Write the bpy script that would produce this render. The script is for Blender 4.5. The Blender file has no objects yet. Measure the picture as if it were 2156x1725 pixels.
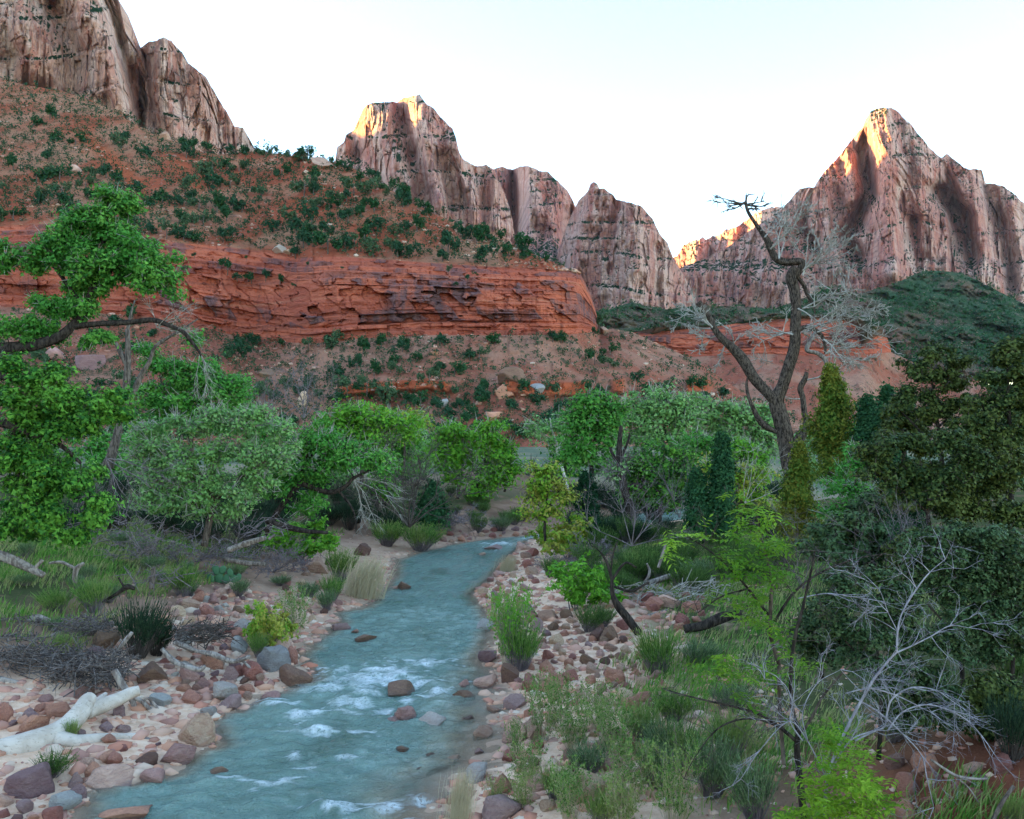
import bpy, bmesh, math
import numpy as np

# ---------------------------------------------------------------- camera, sky, sun, exposure
S = bpy.context.scene
COL = S.collection
F = 1794.0; CX = 1078.0; HY = 914.0; H = 6.0      # focal length, centre and horizon in picture units (2156 wide); eye height in metres

cd = bpy.data.cameras.new("camera"); cam = bpy.data.objects.new("camera", cd); COL.objects.link(cam)
cd.sensor_width = 36.0; cd.lens = 36.0 * F / 2156.0
cd.shift_y = (HY - 862.5) / 2156.0
cd.clip_start = 0.1; cd.clip_end = 20000.0
cam.location = (0, 0, H); cam.rotation_euler = (math.radians(90), 0, 0)
S.camera = cam

SUN_EL = math.radians(6.0)
SUN_AZ = math.radians(-76.0)                       # from +Y towards +X; the sun stands low on the left, a little behind the peaks
W = bpy.data.worlds.new("World"); S.world = W; W.use_nodes = True
wn = W.node_tree.nodes; wl = W.node_tree.links
bg = wn["Background"]
sky = wn.new("ShaderNodeTexSky"); sky.sky_type = 'NISHITA'; sky.sun_disc = False
sky.sun_elevation = SUN_EL; sky.sun_rotation = SUN_AZ
sky.altitude = 1200; sky.air_density = 1.0; sky.dust_density = 0.7; sky.ozone_density = 1.3
wl.new(sky.outputs[0], bg.inputs[0]); bg.inputs[1].default_value = 0.15

sd = bpy.data.lights.new("sun", 'SUN'); sun = bpy.data.objects.new("sun", sd); COL.objects.link(sun)
sd.energy = 3.6; sd.angle = math.radians(0.5); sd.color = (1.0, 0.56, 0.17)
_sv = np.array([math.sin(SUN_AZ) * math.cos(SUN_EL), math.cos(SUN_AZ) * math.cos(SUN_EL), math.sin(SUN_EL)])
import mathutils
sun.rotation_euler = mathutils.Vector(_sv).to_track_quat('Z', 'Y').to_euler()
sun.location = (-60, 0, 80)

S.view_settings.view_transform = 'Standard'; S.view_settings.look = 'None'
S.view_settings.gamma = 1.0; S.view_settings.use_curve_mapping = False
S.view_settings.exposure = 3.1
S.render.engine = 'CYCLES'
S.cycles.max_bounces = 4; S.cycles.diffuse_bounces = 2; S.cycles.glossy_bounces = 2
S.cycles.transmission_bounces = 3; S.cycles.transparent_max_bounces = 8; S.cycles.volume_bounces = 0
S.cycles.use_denoising = True

# ---------------------------------------------------------------- numeric helpers
def rng(s): return np.random.default_rng(s)
def P(x, y, D):
    x, y, D = np.broadcast_arrays(np.asarray(x, float), np.asarray(y, float), np.asarray(D, float))
    return np.stack([(x - CX) / F * D, D, H - (y - HY) / F * D], -1)
def sm(x, a, b):
    t = np.clip((x - a) / (b - a), 0, 1); return t * t * (3 - 2 * t)
def ip(x, pts):
    p = np.array(pts, float); return np.interp(x, p[:, 0], p[:, 1])
def _h(ix, iy, iz, s):
    n = (ix.astype(np.int64) * 374761393 + iy.astype(np.int64) * 668265263 + iz.astype(np.int64) * 1274126177 + s * 974634777) & 0xffffffff
    n = ((n ^ (n >> 13)) * 1274126177) & 0xffffffff
    n = ((n ^ (n >> 16)) * 2246822519) & 0xffffffff
    n = n ^ (n >> 15)
    return (n & 0xffffff) / float(0xffffff)
def vn(x, y, z=0.0, s=0):
    x, y, z = np.broadcast_arrays(np.asarray(x, float), np.asarray(y, float), np.asarray(z, float))
    ix, iy, iz = np.floor(x), np.floor(y), np.floor(z)
    fx, fy, fz = x - ix, y - iy, z - iz
    fx = fx ** 3 * (fx * (fx * 6 - 15) + 10); fy = fy ** 3 * (fy * (fy * 6 - 15) + 10); fz = fz ** 3 * (fz * (fz * 6 - 15) + 10)
    o = 0
    flat = not np.any(z)
    for c in ((0,) if flat else (0, 1)):
        a = _h(ix, iy, iz + c, s); b = _h(ix + 1, iy, iz + c, s); d = _h(ix, iy + 1, iz + c, s); e = _h(ix + 1, iy + 1, iz + c, s)
        r = (a + (b - a) * fx) * (1 - fy) + (d + (e - d) * fx) * fy
        o = r if flat else (o + r * ((1 - fz) if c == 0 else fz))
    return o * 2 - 1
def fbm(x, y, z=0.0, o=4, s=0, g=.5):
    r = 0; a = 1.; t = 0
    for i in range(o):
        r = r + a * vn(x, y, z, s + i * 7); t += a; a *= g; x = x * 2.03; y = y * 2.03; z = z * 2.03
    return r / t
def ridge(x, y, o=3, s=0, g=.5):
    r = 0; a = 1.; t = 0
    for i in range(o):
        r = r + a * (1 - np.abs(vn(x, y, 0., s + i * 7)) * 2); t += a; a *= g; x = x * 2.07; y = y * 2.07
    return r / t
def cells(u, v, s=0):
    """nearest of jittered grid points: its hash, offset from it, distance to the border"""
    iu, iv = np.floor(u), np.floor(v); z = np.zeros_like(iu)
    b1 = np.full(u.shape, 9e9); b2 = b1.copy(); hu = np.zeros(u.shape); du = hu.copy(); dv = hu.copy(); h2 = hu.copy()
    for a in (-1, 0, 1):
        for b in (-1, 0, 1):
            cu = iu + a + .15 + .7 * _h(iu + a, iv + b, z, s); cv = iv + b + .15 + .7 * _h(iu + a, iv + b, z + 1, s)
            d = (u - cu) ** 2 + (v - cv) ** 2
            n = d < b1
            b2 = np.where(n, b1, np.minimum(b2, d))
            hu = np.where(n, _h(iu + a, iv + b, z + 2, s), hu); h2 = np.where(n, _h(iu + a, iv + b, z + 3, s), h2)
            du = np.where(n, u - cu, du); dv = np.where(n, v - cv, dv); b1 = np.where(n, d, b1)
    return hu, h2, du, dv, np.sqrt(b2) - np.sqrt(b1)
def polydist(x, y, poly):
    p = np.array(poly, float); r = np.full(np.shape(x), 9e9)
    for a, b in zip(p[:-1], p[1:]):
        d = b - a; t = np.clip(((x - a[0]) * d[0] + (y - a[1]) * d[1]) / (d @ d + 1e-9), 0, 1)
        r = np.minimum(r, np.hypot(x - a[0] - t * d[0], y - a[1] - t * d[1]))
    return r
def nrm(v): return v / (np.linalg.norm(v, axis=-1, keepdims=True) + 1e-12)

# ---------------------------------------------------------------- mesh and object helpers
def mk_mesh(name, V, Q=None, T=None, mat=None, smooth=True, attrs=None):
    me = bpy.data.meshes.new(name)
    V = np.ascontiguousarray(V, np.float32).reshape(-1, 3)
    nq = 0 if Q is None else len(Q); nt = 0 if T is None else len(T)
    me.vertices.add(len(V)); me.vertices.foreach_set("co", V.ravel())
    loops = []; tot = []
    if nq: loops.append(np.asarray(Q, np.int32).ravel()); tot.append(np.full(nq, 4, np.int32))
    if nt: loops.append(np.asarray(T, np.int32).ravel()); tot.append(np.full(nt, 3, np.int32))
    L = np.concatenate(loops); tt = np.concatenate(tot)
    me.loops.add(len(L)); me.loops.foreach_set("vertex_index", L)
    me.polygons.add(len(tt)); st = np.concatenate([[0], np.cumsum(tt)[:-1]]).astype(np.int32)
    me.polygons.foreach_set("loop_start", st); me.polygons.foreach_set("loop_total", tt)
    me.polygons.foreach_set("use_smooth", np.full(len(tt), bool(smooth)))
    me.update(calc_edges=True)
    if attrs:
        for k, a in attrs.items():
            at = me.attributes.new(k, 'FLOAT', 'POINT'); at.data.foreach_set("value", np.ascontiguousarray(a, np.float32).ravel())
    if mat is not None: me.materials.append(mat)
    return me
def obj(name, me, parent=None, loc=(0, 0, 0), rot=(0, 0, 0), scale=(1, 1, 1)):
    o = bpy.data.objects.new(name, me); COL.objects.link(o)
    o.parent = parent; o.location = loc; o.rotation_euler = rot; o.scale = scale
    return o
def tag(o, label, cat=None, group=None, kind=None):
    o["label"] = label
    if cat: o["category"] = cat
    if group: o["group"] = group
    if kind: o["kind"] = kind
    return o
def thing(name, label, cat, loc=(0, 0, 0), group=None):
    return tag(obj(name, None, None, [float(c) for c in loc]), label, cat, group)
def grid_faces(nr, nc):
    i = np.arange(nr * nc).reshape(nr, nc)
    return np.stack([i[:-1, :-1], i[:-1, 1:], i[1:, 1:], i[1:, :-1]], -1).reshape(-1, 4)
def struct(name, label, me): return tag(obj(name, me), label, kind="structure")

class MB:
    def __init__(s): s.V = []; s.Q = []; s.T = []; s.n = 0
    def add(s, V, Q=None, T=None):
        V = np.asarray(V, float).reshape(-1, 3)
        if Q is not None and len(Q): s.Q.append(np.asarray(Q) + s.n)
        if T is not None and len(T): s.T.append(np.asarray(T) + s.n)
        s.V.append(V); s.n += len(V)
    def mesh(s, name, mat, off=(0, 0, 0), smooth=True):
        V = np.concatenate(s.V) - np.asarray(off, float)
        return mk_mesh(name, V, np.concatenate(s.Q) if s.Q else None, np.concatenate(s.T) if s.T else None, mat, smooth)

def catmull(p, n):
    p = np.asarray(p, float); q = np.vstack([2 * p[0] - p[1], p, 2 * p[-1] - p[-2]])
    m = len(p) - 1; t = np.linspace(0, m, n); k = np.minimum(t.astype(int), m - 1); f = (t - k)[:, None]
    a, b, c, d = q[k], q[k + 1], q[k + 2], q[k + 3]
    return .5 * ((2 * b) + (c - a) * f + (2 * a - 5 * b + 4 * c - d) * f * f + (3 * b - a - 3 * c + d) * f ** 3)
def tube(mb, pts, rad, k=8, gnarl=0.0, seed=0, cap=True):
    pts = np.asarray(pts, float); rad = np.asarray(rad, float); n = len(pts)
    t = nrm(np.gradient(pts, axis=0))
    ref = np.array([0., 0., 1.]) if abs(t[0][2]) < .8 else np.array([0., 1., 0.])
    N = np.zeros_like(t); u = ref - t[0] * (ref @ t[0]); N[0] = u / np.linalg.norm(u)
    for i in range(1, n):
        u = N[i - 1] - t[i] * (N[i - 1] @ t[i]); N[i] = u / (np.linalg.norm(u) + 1e-9)
    B = np.cross(t, N)
    a = np.linspace(0, 2 * np.pi, k, endpoint=False)
    r = np.repeat(rad[:, None], k, 1)
    if gnarl:
        s = np.concatenate([[0], np.cumsum(np.linalg.norm(np.diff(pts, axis=0), axis=1))]) / max(rad.mean() * 4, .02)
        r = r * (1 + gnarl * (1.2 * vn(np.cos(a)[None] * 1.9 + 5, np.sin(a)[None] * 1.9 + 3, s[:, None] * .35, seed) + .6 * vn(np.cos(a)[None] * 4, np.sin(a)[None] * 4, s[:, None] * .5, seed + 3)))
    V = pts[:, None] + r[..., None] * (np.cos(a)[None, :, None] * N[:, None] + np.sin(a)[None, :, None] * B[:, None])
    i = np.arange(n * k).reshape(n, k); j = np.roll(i, -1, 1)
    Q = np.stack([i[:-1], j[:-1], j[1:], i[1:]], -1).reshape(-1, 4)
    V = V.reshape(-1, 3); T = None
    if cap:
        V = np.vstack([V, pts[0], pts[-1]]); c0, c1 = n * k, n * k + 1
        T = np.concatenate([np.stack([j[0], i[0], np.full(k, c0)], -1), np.stack([i[-1], j[-1], np.full(k, c1)], -1)])
    mb.add(V, Q, T)
def sticks(mb, A, B, ra, rb):
    """three sided tapered rods, vectorised"""
    A = np.asarray(A, float).reshape(-1, 3); B = np.asarray(B, float).reshape(-1, 3)
    if not len(A): return
    t = nrm(B - A); ref = np.where(np.abs(t[:, 2:3]) < .8, [[0., 0., 1.]], [[1., 0., 0.]])
    N = nrm(np.cross(t, ref)); M = np.cross(t, N); a = np.array([0, 2.094, 4.189])
    off = np.cos(a)[None, :, None] * N[:, None] + np.sin(a)[None, :, None] * M[:, None]
    V = np.concatenate([A[:, None] + off * np.asarray(ra).reshape(-1, 1, 1), B[:, None] + off * np.asarray(rb).reshape(-1, 1, 1)], 1)
    b = np.arange(len(A))[:, None] * 6
    Q = np.stack([b + [[0, 1, 4, 3]], b + [[1, 2, 5, 4]], b + [[2, 0, 3, 5]]], 1).reshape(-1, 4)
    mb.add(V.reshape(-1, 3), Q)
def leaves(mb, C, N, size, g, aspect=.7, cup=.12, tri=False):
    C = np.asarray(C, float); N = nrm(N); n = len(C)
    t = nrm(np.cross(N, g.normal(size=(n, 3)))); b = np.cross(N, t)
    s = (np.asarray(size) * np.ones(n))[:, None] * .5
    if tri:
        V = np.stack([C + t * s, C - t * s * .7 + b * s * aspect, C - t * s * .7 - b * s * aspect + N * s * cup], 1).reshape(-1, 3)
        mb.add(V, None, np.arange(n * 3).reshape(-1, 3)); return
    V = np.stack([C + t * s, C + b * s * aspect + N * s * cup, C - t * s, C - b * s * aspect + N * s * cup], 1).reshape(-1, 3)
    mb.add(V, (np.arange(n)[:, None] * 4 + [[0, 1, 2, 3]]))
def spray(p0, d0, L, r, g, levels=3, kids=5, ang=.7, up=.0, wob=.18, seg=4, shrink=.55, rshrink=.5):
    """recursive bare branching; returns rods (A, B, ra, rb) and the tips of the last level"""
    st = np.atleast_2d(np.asarray(p0, float)); di = nrm(np.atleast_2d(np.asarray(d0, float)))
    Ls = np.ones(len(st)) * L; rs = np.ones(len(st)) * r
    out = [[], [], [], []]; tip = []
    for lv in range(levels):
        p = st.copy(); d = di.copy(); nodes = [p]; dirs = [d]
        for k in range(seg):
            d = nrm(d + g.normal(size=d.shape) * wob + np.array([0, 0, up]))
            q = p + d * (Ls / seg)[:, None]
            out[0].append(p); out[1].append(q); out[2].append(rs * (1 - .75 * k / seg)); out[3].append(rs * (1 - .75 * (k + 1) / seg))
            p = q; nodes.append(p); dirs.append(d)
        if lv == levels - 1: tip = np.concatenate(nodes[1:]); break
        nodes = np.stack(nodes, 1); dirs = np.stack(dirs, 1); n = len(st)
        par = np.repeat(np.arange(n), kids); at = g.integers(1, seg + 1, size=len(par))
        st = nodes[par, at]; base = dirs[par, at]
        di = nrm(base + g.normal(size=base.shape) * ang)
        Ls = Ls[par] * shrink * g.uniform(.6, 1.2, len(par)); rs = np.maximum(rs[par] * rshrink, r * .06)
    return [np.concatenate(o) for o in out] + [tip]

# ---------------------------------------------------------------- materials
class NT:
    def __init__(s, name):
        s.m = bpy.data.materials.new(name); s.m.use_nodes = True; s.t = s.m.node_tree
        s.p = s.t.nodes["Principled BSDF"]; s.p.inputs["Roughness"].default_value = .9
        s.p.inputs["Specular IOR Level"].default_value = 0.
    def n(s, ty, **kw):
        q = s.t.nodes.new("ShaderNode" + ty)
        for k, v in kw.items(): setattr(q, k, v)
        return q
    def l(s, a, b): s.t.links.new(a, b)
    def set(s, sock, v):
        if hasattr(v, "is_linked") or hasattr(v, "links"): s.l(v, sock)
        elif isinstance(v, (tuple, list)) and len(v) == 3 and sock.type == 'RGBA': sock.default_value = (*v, 1)
        else: sock.default_value = v
    def coord(s, scale=(1, 1, 1), obj=False):
        if obj: c = s.n("TexCoord").outputs["Object"]
        else: c = s.n("NewGeometry").outputs["Position"]
        mp = s.n("Mapping"); mp.inputs["Scale"].default_value = scale; s.l(c, mp.inputs[0]); return mp.outputs[0]
    def noise(s, vec, scale=1., detail=4., rough=.55, dist=0.):
        q = s.n("TexNoise"); q.inputs["Scale"].default_value = scale; q.inputs["Detail"].default_value = detail
        q.inputs["Roughness"].default_value = rough; q.inputs["Distortion"].default_value = dist
        if vec is not None: s.l(vec, q.inputs["Vector"])
        return q.outputs["Fac"]
    def ramp(s, v, a, b, ca=0., cb=1.):
        q = s.n("MapRange"); q.interpolation_type = 'SMOOTHSTEP'
        for k, x in zip((1, 2, 3, 4), (a, b, ca, cb)): q.inputs[k].default_value = x
        s.l(v, q.inputs[0]); return q.outputs[0]
    def mix(s, f, a, b, mode='MIX'):
        q = s.n("Mix"); q.data_type = 'RGBA'; q.blend_type = mode
        s.set(q.inputs[0], f); s.set(q.inputs[6], a); s.set(q.inputs[7], b); return q.outputs[2]
    def math(s, op, a, b=0.):
        q = s.n("Math", operation=op); s.set(q.inputs[0], a); s.set(q.inputs[1], b); return q.outputs[0]
    def attr(s, name): return s.n("Attribute", attribute_name=name).outputs["Fac"]
    def bump(s, h, strength=.5, dist=.1):
        q = s.n("Bump"); q.inputs["Strength"].default_value = strength; q.inputs["Distance"].default_value = dist
        s.l(h, q.inputs["Height"]); s.l(q.outputs[0], s.p.inputs["Normal"])
    def done(s, col, rough=None):
        s.set(s.p.inputs["Base Color"], col)
        if rough is not None: s.set(s.p.inputs["Roughness"], rough)
        return s.m

def mountain_mat(name, pale, pink, red, dark, sc=1.0, zlow=60, zhigh=330, green=.35):
    t = NT(name)
    blotch = t.noise(t.coord((.012 * sc, .012 * sc, .004 * sc)), 1, 5, .6, .4)
    streak = t.noise(t.coord((.05 * sc, .05 * sc, .0045 * sc)), 1, 5, .65, .3)
    vein = t.noise(t.coord((.16 * sc, .16 * sc, .012 * sc)), 1, 4, .6, .2)
    strata = t.noise(t.coord((.004 * sc, .004 * sc, .11 * sc)), 1, 4, .6, .6)
    z = t.n("SeparateXYZ"); t.l(t.n("NewGeometry").outputs["Position"], z.inputs[0])
    low = t.ramp(z.outputs[2], zlow, zhigh, 1, 0)
    c = t.mix(t.ramp(blotch, .40, .62), pale, pink)
    f = t.math('ADD', t.ramp(streak, .46, .66, 0, .75), t.math('MULTIPLY', low, .42))
    c = t.mix(t.math('MINIMUM', f, .95), c, red)
    c = t.mix(t.math('MULTIPLY', t.ramp(vein, .53, .66, 0, .8), t.ramp(blotch, .3, .55)), c, dark)
    c = t.mix(t.math('MULTIPLY', t.ramp(strata, .52, .62), .35), c, dark)
    c = t.mix(t.math('MULTIPLY', t.ramp(strata, .34, .42, 1, 0), .4), c, pale)
    nz = t.n("SeparateXYZ"); t.l(t.n("NewGeometry").outputs["Normal"], nz.inputs[0])
    veg = t.math('MULTIPLY', t.ramp(nz.outputs[2], green, green + .22), t.ramp(t.noise(t.coord((.07, .07, .07)), 1, 3, .6), .42, .52))
    c = t.mix(veg, c, (.020, .048, .024))
    h = t.math('ADD', t.math('MULTIPLY', vein, 1.2), t.noise(t.coord((.25, .25, .15)), 1, 5, .65))
    t.bump(h, 1.0, 7.)
    return t.done(c)

def cliff_mat(name):
    t = NT(name)
    base = t.mix(t.ramp(t.noise(t.coord((.03, .03, .12)), 1, 4), .35, .65), (.55, .155, .09), (.42, .11, .07))
    bed = t.noise(t.coord((.006, .006, .55)), 1, 5, .65, .5)
    c = t.mix(t.ramp(bed, .52, .60, 0, .5), base, (.25, .085, .065))
    c = t.mix(t.ramp(bed, .33, .42, .45, 0), c, (.52, .23, .14))
    va = t.attr("varnish"); vb = t.noise(t.coord((.25, .25, .05)), 1, 5, .65)
    v = t.math('MULTIPLY', va, t.ramp(vb, .36, .56, .15, .95))
    c = t.mix(v, c, (.17, .095, .095))
    c = t.mix(t.ramp(t.noise(t.coord((.45, .45, .06)), 1, 3), .6, .74, 0, .6), c, (.16, .07, .06))
    t.bump(t.math('ADD', t.noise(t.coord((.5, .5, 1.2)), 1, 5, .7), bed), .9, 1.0)
    return t.done(c)

def slope_mat(name, soil, tan, brush, far=1.):
    t = NT(name)
    n1 = t.noise(t.coord((.025 / far,) * 3), 1, 5, .6, .5)
    c = t.mix(t.ramp(n1, .42, .62), soil, tan)
    vo = t.n("TexVoronoi"); vo.inputs["Scale"].default_value = .55 / far; t.l(t.coord((1, 1, 1.4)), vo.inputs["Vector"])
    stone = t.math('MULTIPLY', t.ramp(vo.outputs["Distance"], .18, .34, 1, 0), t.ramp(t.noise(t.coord((.11 / far,) * 3), 1, 3), .44, .56))
    c = t.mix(t.math('MULTIPLY', stone, .75), c, (.46, .27, .20))
    c = t.mix(t.ramp(t.noise(t.coord((.3 / far,) * 3), 1, 4, .65), .56, .66, 0, .75), c, brush)
    c = t.mix(t.attr("red"), c, (.43, .10, .045))
    t.bump(t.math('ADD', t.noise(t.coord((.6 / far,) * 3), 1, 5, .7), t.math('MULTIPLY', stone, .8)), .9, 1.2 * far)
    return t.done(c)

def rock_mat(name, a, b, dark):
    t = NT(name)
    n = t.noise(t.coord((2.2, 2.2, 5.), True), 1, 5, .6, .8)
    c = t.mix(t.ramp(n, .36, .64), a, b)
    c = t.mix(t.ramp(t.noise(t.coord((9, 9, 9), True), 1, 4, .7), .54, .72, 0, .55), c, dark)
    ri = t.n("ObjectInfo").outputs["Random"]
    hs = t.n("HueSaturation"); t.l(c, hs.inputs["Color"]); t.l(t.ramp(ri, 0, 1, .72, 1.22), hs.inputs["Value"])
    t.l(t.ramp(ri, .2, .9, .49, .51), hs.inputs["Hue"])
    t.bump(t.math('ADD', t.noise(t.coord((6, 6, 9), True), 1, 6, .65), n), .8, .16)
    t.p.inputs['Specular IOR Level'].default_value = .3
    wz = t.n("SeparateXYZ"); t.l(t.n("NewGeometry").outputs["Position"], wz.inputs[0]); wet = t.ramp(wz.outputs[2], .015, .06, 1, 0)
    return t.done(t.mix(t.math('MULTIPLY', wet, .6), hs.outputs[0], dark), t.ramp(wet, 0, 1, .78, .3))

def leaf_mat(name, c1, c2, c3=None, trans=.3, rough=.55):
    t = NT(name)
    g = t.n("NewGeometry"); r = g.outputs["Random Per Island"]
    big = t.noise(t.coord((.9, .9, .9)), 1, 2)
    c = t.mix(r, c1, c2)
    if c3: c = t.mix(t.ramp(t.math('ADD', big, t.math('MULTIPLY', r, .25)), .52, .78), c, c3)
    t.set(t.p.inputs["Base Color"], c); t.p.inputs["Roughness"].default_value = rough; t.p.inputs["Specular IOR Level"].default_value = .12
    tr = t.n("BsdfTranslucent"); t.l(c, tr.inputs[0])
    mx = t.n("MixShader"); mx.inputs[0].default_value = trans
    t.l(t.p.outputs[0], mx.inputs[1]); t.l(tr.outputs[0], mx.inputs[2]); t.l(mx.outputs[0], t.t.nodes["Material Output"].inputs[0])
    return t.m

def bark_mat(name, a, b, sc=1., bump=.7):
    t = NT(name)
    n = t.noise(t.coord((9 * sc, 9 * sc, 2.2 * sc)), 1, 5, .65, .5)
    c = t.mix(t.ramp(n, .38, .62), a, b)
    t.bump(n, bump, .05); return t.done(c)

M = {}
M['mtn'] = mountain_mat("navajo_sandstone", (.68, .45, .38), (.58, .28, .225), (.48, .15, .11), (.22, .13, .15))
M['mtn_far'] = mountain_mat("far_sandstone", (.64, .41, .35), (.56, .25, .20), (.46, .135, .10), (.20, .12, .145), .7, 100, 420, .38)
M['mtn_wall'] = mountain_mat("pale_sandstone", (.80, .57, .47), (.70, .39, .30), (.54, .18, .125), (.24, .15, .15), 1.3, -50, 150, .4)
M['cliff'] = cliff_mat("red_cliff_rock")
M['slope'] = slope_mat("red_slope_soil", (.36, .095, .052), (.40, .19, .115), (.05, .075, .045))
M['talus'] = slope_mat("talus_soil", (.32, .105, .068), (.38, .19, .13), (.05, .075, .045))
M['green_slope'] = slope_mat("wooded_slope_soil", (.05, .085, .045), (.17, .10, .075), (.03, .07, .035), 3.)
for k, (a, b, d) in dict(
        red=((.50, .215, .145), (.42, .165, .115), (.19, .09, .075)), tan=((.60, .39, .26), (.50, .28, .18), (.24, .14, .10)),
        pink=((.60, .345, .265), (.50, .26, .205), (.24, .14, .13)), purple=((.36, .215, .195), (.30, .165, .155), (.15, .085, .09)),
        gray=((.38, .35, .32), (.32, .28, .26), (.19, .17, .16)), white=((.62, .53, .45), (.56, .44, .36), (.35, .26, .21)),
        brown=((.25, .135, .085), (.20, .10, .07), (.10, .06, .045)), orange=((.45, .25, .17), (.38, .20, .14), (.20, .09, .06))).items():
    M['rock_' + k] = rock_mat(k + "_rock", a, b, d)
M['cw'] = leaf_mat("cottonwood_leaf", (.030, .15, .024), (.21, .47, .075), (.08, .27, .04))
M['cw_dark'] = leaf_mat("dark_cottonwood_leaf", (.016, .085, .016), (.11, .30, .035), (.14, .33, .04))
M['cw_pale'] = leaf_mat("pale_cottonwood_leaf", (.09, .22, .06), (.36, .54, .20), (.21, .40, .11))
M['cw_bright'] = leaf_mat("bright_cottonwood_leaf", (.045, .20, .016), (.26, .50, .045), (.14, .34, .03))
M['yellowgreen'] = leaf_mat("yellow_green_leaf", (0.138, 0.312, 0.025), (0.250, 0.413, 0.037), (0.375, 0.350, 0.062))
M['lime'] = leaf_mat("lime_leaf", (.16, .30, .020), (.34, .50, .045), (.10, .23, .018), .4)
M['oak'] = leaf_mat("live_oak_leaf", (.014, .034, .011), (.085, .125, .030), (.10, .125, .028), .15)
M['oak_low'] = leaf_mat("shrub_oak_leaf", (.012, .034, .014), (.11, .155, .05), (.075, .13, .05), .15)
M['juniper'] = leaf_mat("juniper_scale", (.012, .055, .022), (.045, .12, .04), None, .1, .8)
M['juniper_olive'] = leaf_mat("olive_juniper_scale", (.045, .11, .014), (.16, .20, .025), (.17, .17, .022), .15, .8)
M['cypress'] = leaf_mat("dark_juniper_scale", (.006, .030, .012), (.014, .055, .02), None, .1, .8)
M['sage'] = leaf_mat("sage_leaf", (.04, .09, .03), (.24, .32, .15), None, .2, .8)
M['willow'] = leaf_mat("willow_leaf", (.04, .13, .02), (.24, .40, .09), (.26, .32, .09), .3)
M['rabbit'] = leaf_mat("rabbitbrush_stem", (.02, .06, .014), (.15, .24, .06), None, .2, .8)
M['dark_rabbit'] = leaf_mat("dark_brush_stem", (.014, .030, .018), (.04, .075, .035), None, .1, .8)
M['grass'] = leaf_mat("grass_blade", (.05, .18, .020), (.22, .38, .07), (.36, .34, .14), .3)
M['reed'] = leaf_mat("dry_reed", (.50, .40, .24), (.62, .52, .34), None, .2)
M['bark'] = bark_mat("cottonwood_bark", (.055, .04, .032), (.16, .12, .095), 1.5, 1.)
M['bark_dark'] = bark_mat("dark_bark", (.025, .020, .018), (.075, .058, .048), 1.5, 1.)
M['bark_gray'] = bark_mat("gray_bark", (.085, .065, .053), (.23, .18, .15), 1.5, 1.)
M['bark_dead'] = bark_mat("dead_cottonwood_bark", (.022, .017, .014), (.145, .11, .088), 2.2, 1.)
M['twig'] = bark_mat("pale_twig", (.30, .26, .22), (.46, .42, .37), 1, .2)
M['twig_white'] = bark_mat("bleached_twig", (.46, .41, .37), (.66, .61, .56), 1, .2)
M['twig_dark'] = bark_mat("dark_twig", (.06, .045, .04), (.13, .105, .09), 1, .2)
M['twig_gray'] = bark_mat("gray_twig", (.14, .11, .115), (.25, .20, .20), 1, .2)
M['white_wood_thin'] = bark_mat("white_bark", (.46, .41, .36), (.62, .57, .50), 1, .3)
t = NT("bleached_wood"); n_ = t.noise(t.coord((3, 3, 3)), 1, 5, .6, .3); f_ = t.noise(t.coord((9, 26, 26)), 1, 4, .6, .4)
M['white_wood'] = t.done(t.mix(t.ramp(f_, .56, .70, 0, .6), t.mix(t.ramp(n_, .35, .65), (.60, .50, .42), (.46, .37, .30)), (.22, .165, .13))); t.bump(f_, .4, .03)
M['pale_log'] = bark_mat("pale_log", (.40, .35, .31), (.62, .56, .50), .8, .5)
M['drift'] = bark_mat("driftwood", (.15, .115, .10), (.36, .30, .26), 1.2, .8)
M['wrack'] = bark_mat("flood_wrack", (.075, .058, .052), (.20, .165, .15), 1.2, .5)
M['needle_red'] = leaf_mat("rusty_dead_leaf", (.22, .08, .03), (.33, .13, .05), None, .2)
# ---------------------------------------------------------------- the river bed and the valley floor
_L = [(100, 1800), (162, 1717), (180, 1675), (270, 1651), (345, 1633), (399, 1588), (459, 1567), (440, 1520), (510, 1492), (540, 1477), (600, 1456), (645, 1441), (656, 1419), (624, 1380), (666, 1345), (711, 1313), (704, 1291), (765, 1278), (797, 1252), (826, 1214), (832, 1176), (880, 1163), (932, 1150), (1034, 1134), (1117, 1128)]
_R = [(932, 1800), (932, 1724), (935, 1694), (959, 1670), (977, 1628), (1034, 1613), (1066, 1576), (1069, 1531), (1060, 1483), (1050, 1441), (1046, 1409), (1020, 1387), (1036, 1340), (1040, 1304), (1024, 1278), (999, 1252), (1040, 1214), (1060, 1188), (1088, 1160), (1117, 1136)]
def _edge(pts):
    p = np.array(pts, float); Y = H * F / (p[:, 1] - HY); X = (p[:, 0] - CX) / F * Y
    o = np.argsort(Y); return Y[o], X[o]
YL, XL = _edge(_L); YR, XR = _edge(_R)
YL = np.concatenate([[-400, 0, 8], YL, [62, 75, 95, 130, 400]]); XL = np.concatenate([[-4.5, -4.5, -5.5], XL, [7, 20, 45, 110, 600]])
YR = np.concatenate([[-400, 0, 8], YR, [56, 66, 84, 120, 380]]); XR = np.concatenate([[3, 1.5, .2], XR, [8, 20, 45, 110, 600]])
def edges(Y): return np.interp(Y, YL, XL), np.interp(Y, YR, XR)
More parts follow.
